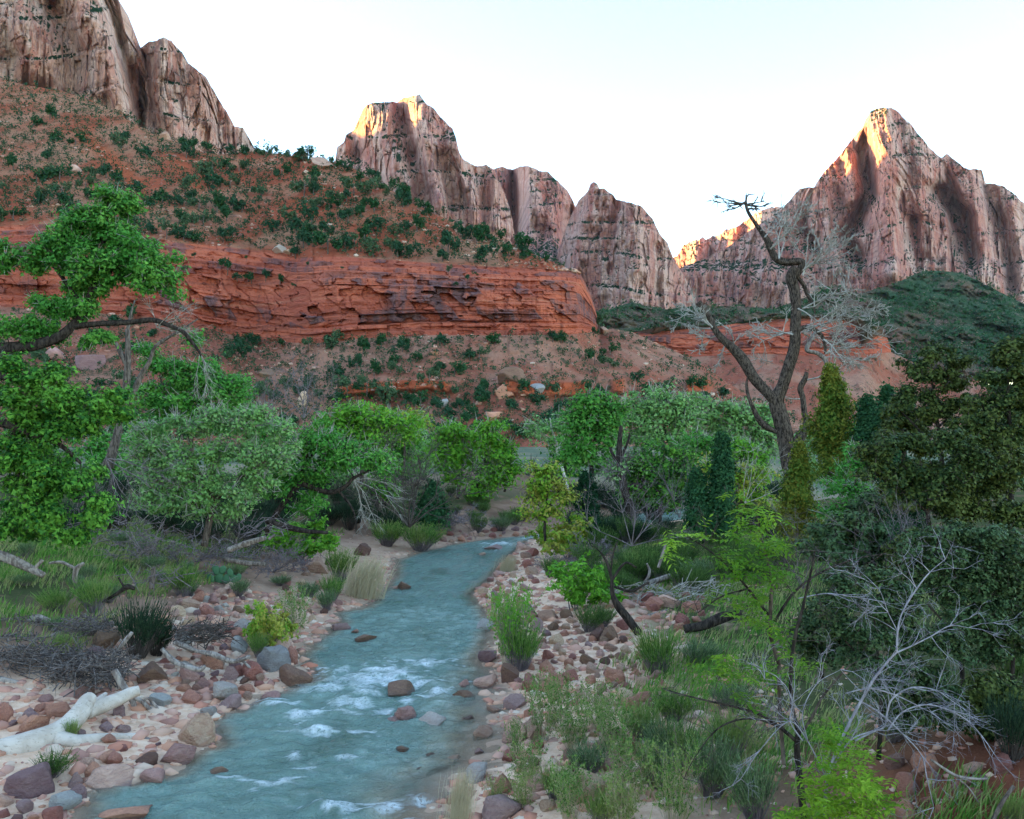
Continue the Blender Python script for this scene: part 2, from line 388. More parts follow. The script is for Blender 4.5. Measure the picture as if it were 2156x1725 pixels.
def zg(X, Y):
    X = np.asarray(X, float); Y = np.asarray(Y, float)
    l, r = edges(Y); dl = l - X; dr = X - r
    zl = np.interp(dl, [0, .6, 2, 4, 7, 10, 20, 60], [0, .07, .2, .42, 1.0, 1.45, 2.1, 2.7])
    zr = np.interp(dr, [0, .6, 3, 5, 8, 13, 25, 60], [0, .07, .28, .5, .95, 1.7, 2.5, 2.9])
    zr = zr + 1.0 * sm(dr, 3.5, 8) * sm(Y, 17, 10)
    wr = 1.2 + 2.2 * sm(Y, 24, 19) * sm(Y, 12, 14.5)
    bed = .55 * np.minimum(sm(-dl, -.1, 1.1), sm(-dr, -.1, wr))
    z = np.where(dl > 0, zl, np.where(dr > 0, zr, -bed))
    out = sm(np.maximum(dl, dr), .3, 4)
    z = z + out * (.16 * fbm(X * .35, Y * .35, 0., 3, 3) + .05 * vn(X * 1.7, Y * 1.7, 0., 5)) + .02 * vn(X * 2.5, Y * 2.5, 0., 8)
    z = z + 1.3 * np.exp(-(((X + .8) / 5) ** 2 + ((Y - 72) / 3.5) ** 2))       # eroded red bank past the bend
    return z
def G(x, y):
    """the ground point seen at picture point (x, y)"""
    D = np.geomspace(5, 260, 2600); p = P(x, y, D); b = np.maximum(zg(p[:, 0], p[:, 1]), 0) >= p[:, 2]
    i = int(np.argmax(b)) if b.any() else len(D) - 1
    return np.array([p[i, 0], p[i, 1], max(float(zg(p[i, 0], p[i, 1])), -.05)])

gx = np.concatenate([-np.geomspace(6000, 34, 26), np.linspace(-32, 32, 200), np.geomspace(34, 6000, 26)])
gy = np.concatenate([[-3000, -800, -250, -80, -30, -10, 0, 4], np.linspace(7, 64, 200), np.geomspace(65, 7000, 44)])
GX, GY = np.meshgrid(gx, gy)
GZ = zg(GX, GY)
gl, gr = edges(GY); gdl = gl - GX; gdr = GX - gr
g_sand = np.maximum(sm(gdl, -.3, .4) * sm(gdl, 6.5, 4) * sm(GY, 24, 20), sm(gdr, -.3, .5) * (sm(gdr, 5, 2.8) * sm(GY, 24, 18) + sm(gdr, 8, 5) * sm(GY, 18, 24)))
g_sand = np.maximum(g_sand, .5 * sm(np.maximum(gdl, gdr), 6, 2) * sm(GY, 60, 40))
g_grass = np.maximum(sm(gdl, 6.5, 9) * sm(GY, 75, 60), sm(gdr, 3.0, 6) * sm(GY, 75, 60)) * (1 - .9 * sm(gdr, 3, 6) * sm(GY, 15, 11))
g_field = sm(GY, 62, 78)
g_red = np.maximum(sm(gdr, 4, 6.5) * sm(GY, 15, 11), np.exp(-(((GX + .8) / 5) ** 2 + ((GY - 70.5) / 3) ** 2)))
t = NT("valley_ground")
n1 = t.noise(t.coord((.9, .9, .9)), 1, 5, .6); n2 = t.noise(t.coord((5, 5, 5)), 1, 5, .65); n3 = t.noise(t.coord((.06, .06, .06)), 1, 4, .6)
c = t.mix(t.ramp(n1, .35, .65), (.22, .125, .085), (.33, .20, .14))
c = t.mix(t.math('MULTIPLY', t.attr("sand"), t.ramp(n1, .2, .5, .55, 1)), c, t.mix(t.ramp(n2, .3, .7), (.66, .40, .265), (.80, .55, .39)))
c = t.mix(t.math('MULTIPLY', t.attr("grassy"), t.ramp(n1, .28, .5)), c, t.mix(n2, (.035, .06, .02), (.11, .10, .05)))
c = t.mix(t.attr("field"), c, t.mix(t.ramp(n3, .42, .56), (.23, .20, .13), (.13, .15, .10)))
c = t.mix(t.math('MULTIPLY', t.attr("redsoil"), .9), c, t.mix(n2, (.13, .042, .024), (.24, .075, .04)))
wet = t.n("SeparateXYZ"); t.l(t.n("NewGeometry").outputs["Position"], wet.inputs[0])
c = t.mix(t.ramp(wet.outputs[2], -.02, .05, .4, 0), c, (.28, .20, .15))
t.bump(t.math('ADD', n2, t.noise(t.coord((22, 22, 22)), 1, 3)), .6, .05)
M['ground'] = t.done(c)
me = mk_mesh("ground", np.stack([GX, GY, GZ], -1), grid_faces(*GX.shape), None, M['ground'], True,
             dict(sand=g_sand, grassy=g_grass, field=g_field, redsoil=g_red))
struct("ground", "sandy and grassy valley floor along both banks of the river", me)

# ---------------------------------------------------------------- the river
FOAM = [(788, 1434, 110, 15), (800, 1416, 80, 10), (740, 1485, 45, 11), (810, 1498, 28, 7), (631, 1511, 30, 8), (666, 1505, 22, 6), (666, 1540, 42, 7), (586, 1489, 40, 6), (676, 1453, 50, 7),
        (621, 1594, 10, 16), (596, 1652, 30, 6), (554, 1652, 20, 5), (708, 1706, 45, 14), (823, 1706, 38, 12), (887, 1690, 26, 12), (855, 1479, 18, 8), (925, 1460, 24, 12), (756, 1540, 30, 4), (900, 1399, 45, 7),
        (724, 1412, 25, 7), (640, 1620, 26, 5), (760, 1450, 40, 6), (770, 1465, 30, 7), (880, 1440, 40, 9), (1060, 1146, 30, 4), (480, 1640, 30, 4), (730, 1600, 30, 4), (840, 1425, 40, 9)]
nu = 96
ry = np.concatenate([np.linspace(8, 30, 400), np.geomspace(30.1, 68, 70)])
el, er = edges(ry)
u = np.linspace(0, 1, nu)
RX = (el - .9)[:, None] + (er - el + 1.8)[:, None] * u[None]
RY = np.repeat(ry[:, None], nu, 1)
px = CX + RX / RY * F; py = HY + H / RY * F
foam = np.zeros_like(RX)
for fx, fy, a, b in FOAM: foam = np.maximum(foam, np.exp(-(((px - fx) / a) ** 2 + ((py - fy) / b) ** 2) ** 1.2))
rough_w = np.zeros_like(RX)
for fx, fy, a, b in FOAM: rough_w = np.maximum(rough_w, np.exp(-(((px - fx) / (a * 1.8)) ** 2 + ((py - fy) / (b * 3)) ** 2)))
wv = .026 * fbm(RX * 1.1, RY * .9, 0., 3, 21) + 0.016 * vn(RX * 3.1, RY * 2.6, 0., 33) + .008 * vn(RX * 6, RY * 5, 0., 35)
wv += rough_w * (.09 * ridge(RX * .8, RY * 1.3, 3, 41) + .045 * vn(RX * 4, RY * 4, 0., 43)) + .03 * rough_w * foam
RZ = wv + .046 * vn(RX * 2.0 + 2 * vn(RX * .4, RY * .4, 0., 61), RY * 3.2, 0., 63) + .026 * vn(RX * 4.2, RY * 6.4, 0., 65)
sh = np.clip(-zg(RX, RY) / .5, 0, 1)
fn = ridge(RX * 2.6 + .7 * vn(RX * 2, RY * 2, 0., 51), RY * 3.4 + .7 * vn(RX * 2, RY * 2, 0., 53), 4, 55, .75)
fo = np.clip(foam * 1.35 + fn * .9 - .62, 0, 1) * (foam > .04)
fo = np.maximum(fo, .8 * sm(ridge(RX * 1.1 + .8 * vn(RX, RY, 0., 71), RY * 3.0, 3, 73, .6), .62, .85) * sm(rough_w, .12, .5))
t = NT("river_water")
rip = t.noise(t.coord((1.7, 2.4, 1)), 1, 6, .7, .9); rip2 = t.noise(t.coord((9, 7, 1)), 1, 4, .6, .4)
c = t.mix(t.ramp(t.attr("depth"), .05, .8), (.34, .26, .17), (.17, .265, .22))
c = t.mix(t.ramp(t.noise(t.coord((.5, .35, 1)), 1, 4, .6), .42, .62, 0, .6), c, (.24, .34, .285))
c = t.mix(t.ramp(t.noise(t.coord((.45, .22, 1)), 1, 3, .5), .55, .68, 0, .6), c, (.08, .13, .085))
ff = t.math('MULTIPLY', t.attr("foam"), t.ramp(t.noise(t.coord((13, 13, 1)), 1, 5, .75), .33, .52))
c = t.mix(ff, c, (.80, .84, .84))
t.set(t.p.inputs["IOR"], 1.33); t.p.inputs["Specular IOR Level"].default_value = .5
t.bump(t.math('ADD', rip, t.math('MULTIPLY', rip2, .45)), 1.0, .30)
t.done(c, t.ramp(ff, 0, .6, .06, .7))
tp = t.n("BsdfTransparent"); mx = t.n("MixShader"); t.l(t.math('MAXIMUM', t.ramp(t.attr("depth"), 0, .4, .35, 1.), ff), mx.inputs[0])
t.l(tp.outputs[0], mx.inputs[1]); t.l(t.p.outputs[0], mx.inputs[2]); t.l(mx.outputs[0], t.t.nodes["Material Output"].inputs[0])
M['water'] = t.m
me = mk_mesh("river", np.stack([RX, RY, RZ], -1), grid_faces(*RX.shape), None, M['water'], True, dict(foam=fo, depth=sh))
struct("river", "shallow turquoise river with white riffles running between boulders", me)

# ---------------------------------------------------------------- mountains
def mountain(name, label, sil, base, Dp, x0, x1, nx, ny, mat, lean=.34, feats=(), s=0, amp=(40, 16, 8, 6), jag=3., wide=(130, 42, 20), stepz=55, cellw=(36, 130), extra=None):
    xs = np.linspace(x0, x1, nx); D0 = ip(xs, Dp)
    yt = ip(xs, sil) + jag * (.7 * fbm(xs / 22., xs * 0, 0., 3, s + 1) + .5 * vn(xs / 5., xs * 0, 0., s + 2))
    yb = ip(xs, base); v = np.linspace(0, 1, ny)[:, None]
    y = yb + (yt - yb) * v; x = np.repeat(xs[None], ny, 0)
    Dm = float(np.mean(D0)); X = (x - CX) / F * Dm; Z = (HY - y) / F * Dm
    D = D0 + lean * (yb - y) / F * Dm
    for poly, a, w in feats: D = D + a * np.exp(-(polydist(x, y, poly) / w) ** 2)
    Xw = X + 18 * fbm(X / 90, Z / 140, 0., 3, s + 11) + .12 * Z * vn(X / 300, Z / 400, 0., s + 12)
    D = D - amp[0] * ridge(Xw / wide[0], Z / (wide[0] * 3.5), 2, s + 21)
    D = D - amp[1] * ridge(Xw / wide[1], Z / (wide[1] * 5), 4, s + 31, .6) * 1.2
    Xj = X + 7 * fbm(X / 60, Z / 90, 0., 2, s + 15)
    h1, h2, du, dv, eg = cells(Xj / (cellw[0] * .7), Z / cellw[1], s + 41)
    D = D + .55 * amp[2] * (2 * h1 - 1 + 1.3 * (h2 - .5) * du * 2 + .8 * dv) + amp[2] * .3 * sm(eg, .12, 0)
    h1, h2, du, dv, eg = cells(Xj / (cellw[0] * .3) + 7, Z / (cellw[1] * .35), s + 43)
    D = D + amp[2] * .55 * (2 * h1 - 1 + (h2 - .5) * du * 2) + amp[2] * .15 * sm(eg, .1, 0)
    q = Z / stepz + .5 * vn(X / 160, Z / 300, 0., s + 51); fr = q - np.floor(q)
    D = D + amp[3] * 1.4 * (sm(fr, .86, 1.) - fr * .9)
    D = D + amp[3] * 1.5 * fbm(X / wide[2], Z / (wide[2] * 1.6), 0., 4, s + 61, .6) + amp[3] * .7 * ridge(Xw / (wide[2] * .6), Z / (wide[2] * 3), 2, s + 65)
    if extra is not None: D = D + extra(x, y, X, Z)
    V = P(x, y, D)
    top = V[-1]; rows = [V]
    for a, b in ((25, 6), (90, 50), (260, 220), (500, 600)):
        r = top.copy(); r[:, 1] += a; r[:, 2] = np.maximum(r[:, 2] - b, -60); rows.append(r[None])
    V = np.concatenate(rows, 0)
    me = mk_mesh(name, V, grid_faces(V.shape[0], nx), None, mat, False)
    return struct(name, label, me)

# the pale wall behind the hillside, then its lower shoulder
mountain("mountain_wall", "towering pale pink sandstone wall above the left hillside", [(-420, -420), (-200, -360), (0, -260), (120, -160), (200, -60), (236, -12), (250, 0), (256, 30), (262, 60), (272, 90), (284, 105), (292, 150)],
         [(-420, 300), (292, 420)], [(-420, 760), (0, 850), (180, 880), (270, 930), (292, 960)], -420, 292, 300, 250, M['mtn_wall'], .26,
         [([(110, 0), (160, 120), (150, 250)], 45, 28), ([(200, 40), (230, 160), (270, 240)], -35, 26), ([(40, 0), (60, 150)], -30, 40), ([(235, 0), (262, 120), (300, 260)], 50, 14), ([(30, 130), (70, 200)], 25, 30)], 100, (26, 12, 9, 5), 1.5, (90, 34, 16), 38, (26, 80))
mountain("mountain_shoulder", "lower pink shoulder peak beside the towering pale wall", [(240, 130), (282, 104), (292, 101), (300, 97), (312, 88), (330, 84), (345, 79), (362, 87), (384, 112), (392, 130), (412, 145), (432, 160), (450, 190), (468, 222), (478, 236), (486, 262), (497, 266), (512, 270), (525, 292), (536, 316), (560, 330)],
         [(240, 420), (560, 430)], [(240, 1010), (345, 960), (450, 985), (560, 1080)], 240, 560, 190, 200, M['mtn_wall'], .3,
         [([(290, 130), (300, 220), (290, 280)], 60, 16), ([(345, 85), (350, 200), (380, 300)], -35, 30), ([(440, 180), (470, 300)], 22, 14), ([(415, 150), (440, 260)], -20, 14)], 140, (24, 12, 9, 5), 2.5, (90, 34, 16), 38, (26, 80))
# the middle peak, the recess beside it, the rounded dome
mountain("mountain_peak", "broad grey pink peak with sunlit left edge in the middle of the skyline", [(690, 350), (706, 338), (710, 310), (724, 299), (728, 285), (744, 274), (751, 260), (762, 234), (773, 220), (791, 216), (816, 215), (838, 216), (843, 209), (866, 203), (883, 198), (895, 216), (913, 227), (928, 249), (953, 270), (960, 292), (967, 321), (974, 335), (985, 342), (1007, 353), (1035, 362), (1060, 400), (1074, 440), (1086, 500)],
         [(690, 430), (800, 500), (1086, 580)], [(690, 1680), (728, 1600), (770, 1520), (850, 1470), (960, 1470), (1040, 1500), (1086, 1560)], 690, 1086, 300, 240, M['mtn'], .3,
         [([(838, 215), (850, 260), (868, 320)], 75, 16), ([(790, 216), (800, 290), (850, 380)], -45, 22), ([(890, 215), (900, 300), (925, 420)], -55, 22), ([(955, 300), (990, 400), (1010, 470)], -40, 16), ([(925, 330), (950, 430)], 40, 14), ([(740, 280), (752, 330)], 70, 14), ([(1040, 380), (1050, 480)], -30, 14), ([(870, 340), (900, 420)], 30, 16)], 200, (34, 17, 10, 7), 2.5, (120, 40, 18), 60, (34, 130))
mountain("mountain_recess", "red brown mountain recessed between the middle peak and the rounded dome", [(960, 380), (1005, 352), (1025, 348), (1039, 356), (1057, 351), (1079, 358), (1093, 351), (1115, 350), (1140, 362), (1154, 362), (1169, 378), (1194, 400), (1205, 422), (1212, 436), (1250, 470)],
         [(960, 600), (1250, 640)], [(960, 2150), (1040, 2150), (1078, 2200), (1115, 1950), (1180, 1960), (1212, 2010), (1250, 2080)], 960, 1250, 190, 190, M['mtn_far'], .42,
         [([(1082, 365), (1084, 500)], 120, 12), ([(1120, 352), (1130, 450), (1110, 520)], -60, 26), ([(1190, 400), (1170, 520)], -40, 24), ([(1200, 450), (1185, 560)], 60, 16)], 230, (34, 18, 10, 9), 2.0, (140, 46, 20), 60, (40, 130),
         extra=lambda x, y, X, Z: -240 * sm(y, 490, 580))
mountain("mountain_dome", "rounded banded dome mountain right of the middle peak", [(1165, 560), (1195, 470), (1212, 436), (1219, 422), (1237, 404), (1243, 387), (1250, 383), (1257, 387), (1262, 397), (1273, 398), (1291, 411), (1298, 422), (1324, 425), (1352, 436), (1374, 461), (1388, 490), (1406, 512), (1418, 545), (1440, 580), (1460, 620)],
         [(1165, 690), (1460, 720)], [(1165, 1830), (1220, 1730), (1280, 1660), (1340, 1650), (1400, 1700), (1460, 1800)], 1165, 1460, 220, 240, M['mtn'], .24,
         [([(1298, 425), (1290, 480), (1280, 540)], 35, 10), ([(1250, 390), (1235, 470), (1215, 560)], -30, 20), ([(1340, 430), (1350, 560)], -35, 26), ([(1285, 560), (1275, 650)], 26, 10), ([(1380, 520), (1390, 640)], 26, 9), ([(1320, 540), (1330, 650)], -16, 16)], 260, (24, 12, 8, 8), 2.0, (120, 40, 18), 70, (36, 120),
         extra=lambda x, y, X, Z: 16 * sm(y, 506, 498) * sm(x, 1320, 1280))
# sunlit ridge far behind the saddle, then the great pointed peak
mountain("mountain_far_ridge", "distant golden sunlit ridge behind the saddle", [(1380, 560), (1425, 540), (1437, 519), (1450, 512), (1480, 499), (1488, 505), (1505, 497), (1524, 486), (1545, 480), (1563, 470), (1585, 453), (1600, 444), (1612, 438), (1640, 436), (1660, 440), (1700, 470)],
         [(1380, 640), (1700, 640)], [(1380, 3500), (1480, 3260), (1530, 3300), (1600, 3080), (1700, 3200)], 1380, 1700, 200, 90, M['mtn_far'], .5,
         [([(1500, 500), (1490, 560)], 60, 10), ([(1550, 480), (1530, 560)], -70, 12), ([(1470, 505), (1460, 560)], -60, 10), ([(1610, 440), (1590, 520)], -80, 14)], 300, (60, 26, 16, 10), 3.0, (150, 60, 30), 80, (60, 120))
mountain("mountain_summit", "great pointed red and grey peak with golden sunlit left ridge", [(1400, 590), (1430, 565), (1470, 552), (1520, 530), (1560, 500), (1600, 470), (1640, 446), (1664, 421), (1682, 399), (1703, 397), (1725, 394), (1724, 381), (1734, 363), (1758, 338), (1779, 313), (1808, 277), (1826, 259), (1832, 237), (1844, 228), (1860, 227), (1877, 226), (1895, 241), (1920, 266), (1941, 291), (1963, 316), (1981, 331), (1994, 324), (2013, 338), (2035, 356), (2067, 358), (2075, 385), (2114, 392), (2136, 410), (2156, 428), (2260, 470), (2400, 500)],
         [(1400, 720), (1800, 720), (2400, 760)], [(1400, 2150), (1560, 2130), (1700, 2080), (1800, 2010), (1870, 1930), (1940, 1950), (2000, 2020), (2070, 1990), (2160, 2030), (2400, 2150)], 1400, 2230, 430, 290, M['mtn'], .40,
         [([(1815, 300), (1826, 374), (1832, 410), (1806, 460), (1782, 500), (1806, 540)], 120, 17), ([(1848, 260), (1884, 360), (1862, 424), (1877, 570)], -75, 26), ([(1725, 395), (1750, 460), (1765, 560)], -60, 24),
          ([(1970, 403), (2028, 460), (2046, 540)], 110, 18), ([(1940, 300), (1965, 420), (1990, 560)], -45, 22), ([(1995, 330), (2060, 440), (2090, 600)], -45, 20), ([(2072, 372), (2110, 480), (2130, 600)], 60, 14), ([(1700, 410), (1690, 480), (1720, 520)], 70, 12), ([(1790, 330), (1800, 420)], -50, 14), ([(1600, 480), (1620, 600)], -40, 22), ([(1925, 470), (1935, 560)], 45, 12), ([(2136, 420), (2160, 640)], -40, 18)],
         400, (46, 24, 13, 9), 3.0, (150, 50, 22), 80, (42, 170), extra=lambda x, y, X, Z: -60 * sm(y, 545, 575) * sm(x, 1760, 1650))
# unseen rim added to block the sun; its heights set the peaks' shadow line
rp = np.array([(-1500, -2600, 420), (-1450, -1500, 420), (-1380, -600, 430), (-1350, 0, 430), (-1330, 500, 460), (-1300, 1000, 560), (-1300, 1500, 690), (-1300, 1900, 715), (-1290, 2200, 820), (-1290, 2500, 915), (-1260, 2900, 930), (-1300, 3600, 900), (-1500, 4400, 800)], float)
n = 160; q = catmull(rp, n); tt = np.linspace(0, 1, 60)[:, None]
Zr = q[:, 2] + 26 * fbm(q[:, 1] / 180, q[:, 0] * 0, 0., 4, 500); prof = np.sin(tt * np.pi) ** .55
Xr = q[:, 0] - 900 * (tt - .33) + 60 * ridge(q[:, 1][None] / 160 + 0 * tt, tt * 3, 3, 510) * np.sin(tt * np.pi)
Vr = np.stack([Xr, np.repeat(q[:, 1][None], 60, 0), prof * Zr - 20 + 0 * tt], -1)
struct("added_shade_rim", "unseen sandstone rim added to keep the valley in shade", mk_mesh("added_shade_rim", Vr, grid_faces(60, n), None, M['mtn_wall'], True))

# ---------------------------------------------------------------- the near hillside: slope, red cliff, talus
SIL = [(-200, 100), (0, 165), (60, 180), (130, 192), (200, 215), (260, 245), (300, 270), (340, 290), (390, 305), (430, 322), (480, 325), (540, 318), (600, 325), (650, 335), (690, 340), (740, 352), (800, 388), (870, 428), (960, 472), (1080, 520), (1150, 546), (1222, 576)]
CT = [(-200, 482), (0, 476), (100, 472), (320, 500), (380, 512), (480, 520), (560, 532), (620, 544), (700, 540), (800, 546), (920, 555), (1000, 560), (1120, 566), (1200, 571), (1222, 576), (1240, 612), (1252, 645), (1263, 690)]
CB = [(-200, 640), (0, 645), (320, 668), (416, 690), (544, 716), (650, 724), (750, 714), (900, 706), (1100, 706), (1200, 704), (1263, 698)]
DC = [(-200, 318), (100, 300), (380, 285), (540, 294), (600, 286), (650, 270), (900, 262), (1150, 268), (1215, 278), (1245, 300), (1263, 330)]
def cliff_rows(x, v, D0, s, k=1.0):
    """how far the cliff face at height v (0 foot, 1 rim) lies behind its foot, and how varnished it is"""
    X = (x - CX) / F * 275 / k
    vv = v + .022 * fbm(X / 22, v * 2, 0., 3, s) + .02 * vn(X / 60, v * 0, 0., s + 1)
    d = np.interp(vv, [0, .05, .06, .10, .105, .16, .17, .2, .40, .60, .66, .675, .74, .75, .82, .83, .88, .89, .94, .95, 1], [-1.8, -1.6, -.5, -.4, -1.0, -.8, .9, 0, .3, 1.2, 1.4, 3.2, 3.4, 4.8, 5.2, 7.4, 7.8, 9.6, 10, 12, 13])
    lev = np.array([0, .05, .1, .165, .30, .47, .665, .745, .825, .885, .945, 1.1])
    kk = np.clip(np.searchsorted(lev, vv.ravel()).reshape(vv.shape), 1, 11)
    wid = np.array([6, 5, 4, 7, 11, 13, 14, 6, 8, 5, 7, 5.])[kk]
    q = X / wid + .55 * vn(X / wid * .7, kk * 3.7, 0., s + 3) + kk * .37 + .35 * vn(X / 4, v * 22, 0., s + 27); fr = q - np.floor(q)
    hs = _h(np.floor(q), kk.astype(float), np.zeros_like(q), s + 4)
    thick = 2.3 * np.array([.5, .6, .5, .8, 1.5, 1.7, 1.7, .9, 1., .8, .9, .8])[kk]
    d = d + thick * (1.3 * (hs - .5) + .9 * (_h(np.floor(q), kk.astype(float), np.ones_like(q), s + 5) - .5) * (fr - .5)) + .22 * thick * sm(np.minimum(fr, 1 - fr) * wid, .4, .1)
    h1, h2, du, dv, eg = cells(X / 5.2 + .45 * v * 33 / 5.2 + .2 * vn(X / 9, v * 6, 0., s + 8), v * 33 / 6.5 + .3 * vn(X / 9, v * 6, 0., s + 9), s + 6)
    mid = sm(vv, .14, .22) * sm(vv, .84, .7)
    d = d + mid * (2.6 * (h1 - .5) + 2.0 * (h2 - .5) * du + 1.1 * dv * (h1 - .3) + .12 * sm(eg, .10, 0))
    g1, g2, gu, gv, ge = cells(X / 2.6, v * 33 / 2.0, s + 16)
    d = d + .55 * (g1 - .5) + .5 * (g2 - .5) * gu
    d = d + .45 * vn(X / 30, v * 33 / .8, 0., s + 18) * sm(np.abs(vn(X / 14, v * 9, 0., s + 19)), .05, .4) + .5 * np.abs(vn(X / 3.4, v * 1.8, 0., s + 22)) + .4 * np.abs(vn(X / 1.5, v * 2.6, 0., s + 23))
    d = d + .3 * fbm(X / 1.6, v * 33 / 1.3, 0., 3, s + 7)
    varn = np.clip(1.6 * sm(h1, .52, .30) * mid * sm(vn(X / 26, v * 4, 0., s + 12), -.45, .15) + .8 * (hs < .33) * sm(vv, .58, .70), 0, 1)
    return d * k, varn
def cliff(name, label, top, base, dc, x0, x1, nx, ny, s, k=1.0):
    xs = np.linspace(x0, x1, nx); v = np.linspace(0, 1, ny)[:, None]; x = np.repeat(xs[None], ny, 0)
    yt, yb, D0 = ip(xs, top), ip(xs, base), ip(xs, dc)
    y = yb + (yt - yb) * v
    d, va = cliff_rows(x, v + 0 * x, D0, s, k)
    Xb = (xs - CX) / F * 275
    D = D0 + d + k * (3.2 * fbm(Xb / 30, Xb * 0, 0., 3, s + 20) + 1.8 * ridge(Xb / 9, Xb * 0, 3, s + 21))
    me = mk_mesh(name, P(x, y, D), grid_faces(ny, nx), None, M['cliff'], False, dict(varnish=va))
    struct(name, label, me)
    return xs, yt, yb, D[-1], D[0]
cxs, cyt, cyb, cDt, cDb = cliff("red_cliff", "long band of layered red sandstone cliff across the left hillside", CT, CB, DC, -200, 1263, 780, 140, 600)

def relief_slope(name, label, xs, y_from, D_from, y_to, m, ny, mat, s, rough=1., step=None, back=True, mod=None, Dsm=None, blend=.18):
    v = np.linspace(0, 1, ny)[:, None]; x = np.repeat(xs[None], ny, 0); y = y_from + (y_to - y_from) * v
    e = (HY - y) / F; ef = (HY - y_from) / F
    if Dsm is None:
        w = 61; kern = np.hanning(w); kern /= kern.sum(); Dsm = np.convolve(np.pad(D_from, w // 2, 'edge'), kern, 'valid')
    yfs = np.convolve(np.pad(y_from, 30, 'edge'), np.hanning(61) / np.hanning(61).sum(), 'valid')
    Ds = Dsm * (m - (HY - yfs) / F) / (m - e)
    D = Ds + (D_from * (m - ef) / (m - e) - Ds) * sm(v, blend, 0)
    X = (x - CX) / F * D
    fade = sm(v, 0, .04)
    D = D + fade * rough * (5.5 * fbm(X / 46, D / 60, 0., 3, s) + 2.2 * fbm(X / 13, D / 15, 0., 3, s + 5) + .9 * vn(X / 4, D / 5, 0., s + 9))
    h1, h2, du, dv, eg = cells(X / 5, D / 8, s + 13)
    D = D - fade * rough * 1.5 * sm(h1, .8, .95) * sm(eg, .05, .3)
    red = np.zeros_like(D)
    if step is not None:
        for pts, hgt in step:
            ys = ip(xs, pts) + 3 * fbm(xs / 25, xs * 0, 0., 3, s + 30); inx = sm(xs, pts[0][0], pts[0][0] + 25) * sm(xs, pts[-1][0], pts[-1][0] - 25) * sm(vn(xs / 42, xs * 0, 0., s + 33), -.55, -.2)
            D = D - 5.5 * inx * (sm(y, ys - 3, ys) * sm(y, ys + hgt + 14, ys + hgt)) + inx * 1.2 * vn(x / 6, y / 5, 0., s + 40) * sm(y, ys - 3, ys) * sm(y, ys + hgt, ys + hgt - 4)
            red = np.maximum(red, inx * sm(y, ys - 3, ys + 1) * sm(y, ys + hgt + 6, ys + hgt))
    if mod is not None: red = np.maximum(red, mod(x, y))
    V = P(x, y, D)
    if back:
        tp = V[-1]; r1 = tp + [0, 12, -3]; r2 = tp + [0, 60, -40]; V = np.concatenate([V, r1[None], r2[None]]); red = np.vstack([red, red[-1:], red[-1:]])
    me = mk_mesh(name, V, grid_faces(V.shape[0], len(xs)), None, mat, True, dict(red=red))
    struct(name, label, me)
    return dict(xs=xs, y0=y_from, y1=y_to, x=x, y=y, D=D)
def at(sl, x, y):
    """depth of a slope at picture point"""
    j = int(np.clip(np.searchsorted(sl['xs'], x), 0, len(sl['xs']) - 1)); c = sl['y'][:, j]; D = sl['D'][:, j]
    if c[0] > c[-1]: c = c[::-1]; D = D[::-1]
    return float(np.interp(y, c, D))

k = cxs <= 1222
hx = cxs[k][::1]
hs = ip(hx, SIL) + 2.0 * fbm(hx / 18, hx * 0, 0., 3, 700); hs = np.minimum(hs, cyt[k] - .5)
SL_UP = relief_slope("hillside", "steep red hillside dotted with dark junipers above the red cliff", hx, cyt[k], cDt[k], hs, .66, 95, M['slope'], 710,
                     mod=lambda x, y: .85 * np.maximum(np.exp(-(polydist(x, y, [(180, 290), (230, 330), (290, 390)]) / 16) ** 2), .6 * np.exp(-(polydist(x, y, [(380, 350), (420, 400)]) / 14) ** 2)))
TS = [(1263, 698), (1290, 692), (1330, 699), (1390, 726), (1440, 748), (1480, 768), (1530, 805), (1580, 835), (1640, 870), (1720, 905)]
tx = np.concatenate([cxs, np.arange(1265, 1720, 2.2)])
ttop = np.where(tx <= 1263, np.interp(tx, cxs, cyb), ip(tx, TS)); tD = np.where(tx <= 1263, np.interp(tx, cxs, cDb), ip(tx, [(1263, cDb[-1]), (1400, 320), (1720, 290)]))
SL_LO = relief_slope("talus_slope", "rubble slope with scattered shrubs below the red cliff", tx, ttop, tD, tx * 0 + 956., .60, 72, M['talus'], 750, Dsm=ip(tx, [(-200, 316), (100, 298), (380, 284), (560, 284), (650, 272), (900, 264), (1150, 270), (1263, 286), (1400, 298), (1720, 285)]), blend=.3,
                     step=[([(1040, 800), (1180, 806), (1300, 800), (1420, 795), (1510, 802)], 22), ([(700, 815), (800, 806), (900, 800), (960, 806)], 14)], back=False)
# mesa farther off on the right, with its own talus
MT = [(1330, 702), (1380, 691), (1440, 688), (1535, 684), (1575, 676), (1610, 669), (1704, 666), (1770, 668), (1812, 673), (1844, 684), (1858, 697), (1868, 712), (1876, 735)]
MBs = [(1330, 742), (1450, 752), (1600, 744), (1720, 750), (1800, 748), (1876, 742)]
mxs, myt, myb, mDt, mDb = cliff("red_mesa", "low flat topped red mesa behind the dead tree", MT, MBs, [(1330, 640), (1600, 590), (1800, 575), (1850, 590), (1876, 640)], 1330, 1876, 320, 64, 800, .8)
mx2 = np.concatenate([mxs, np.arange(1877.5, 2240, 2.5)])
mt2 = np.where(mx2 <= 1876, np.interp(mx2, mxs, myb), ip(mx2, [(1876, 742), (1920, 762), (2000, 790), (2240, 850)]))
md2 = np.where(mx2 <= 1876, np.interp(mx2, mxs, mDb), ip(mx2, [(1876, mDb[-1]), (2240, 520)]))
SL_ME = relief_slope("mesa_talus", "pinkish shrub dotted slope below the low red mesa", mx2, mt2, md2, mx2 * 0 + 935., .5, 50, M['talus'], 830, 1.5, back=False)
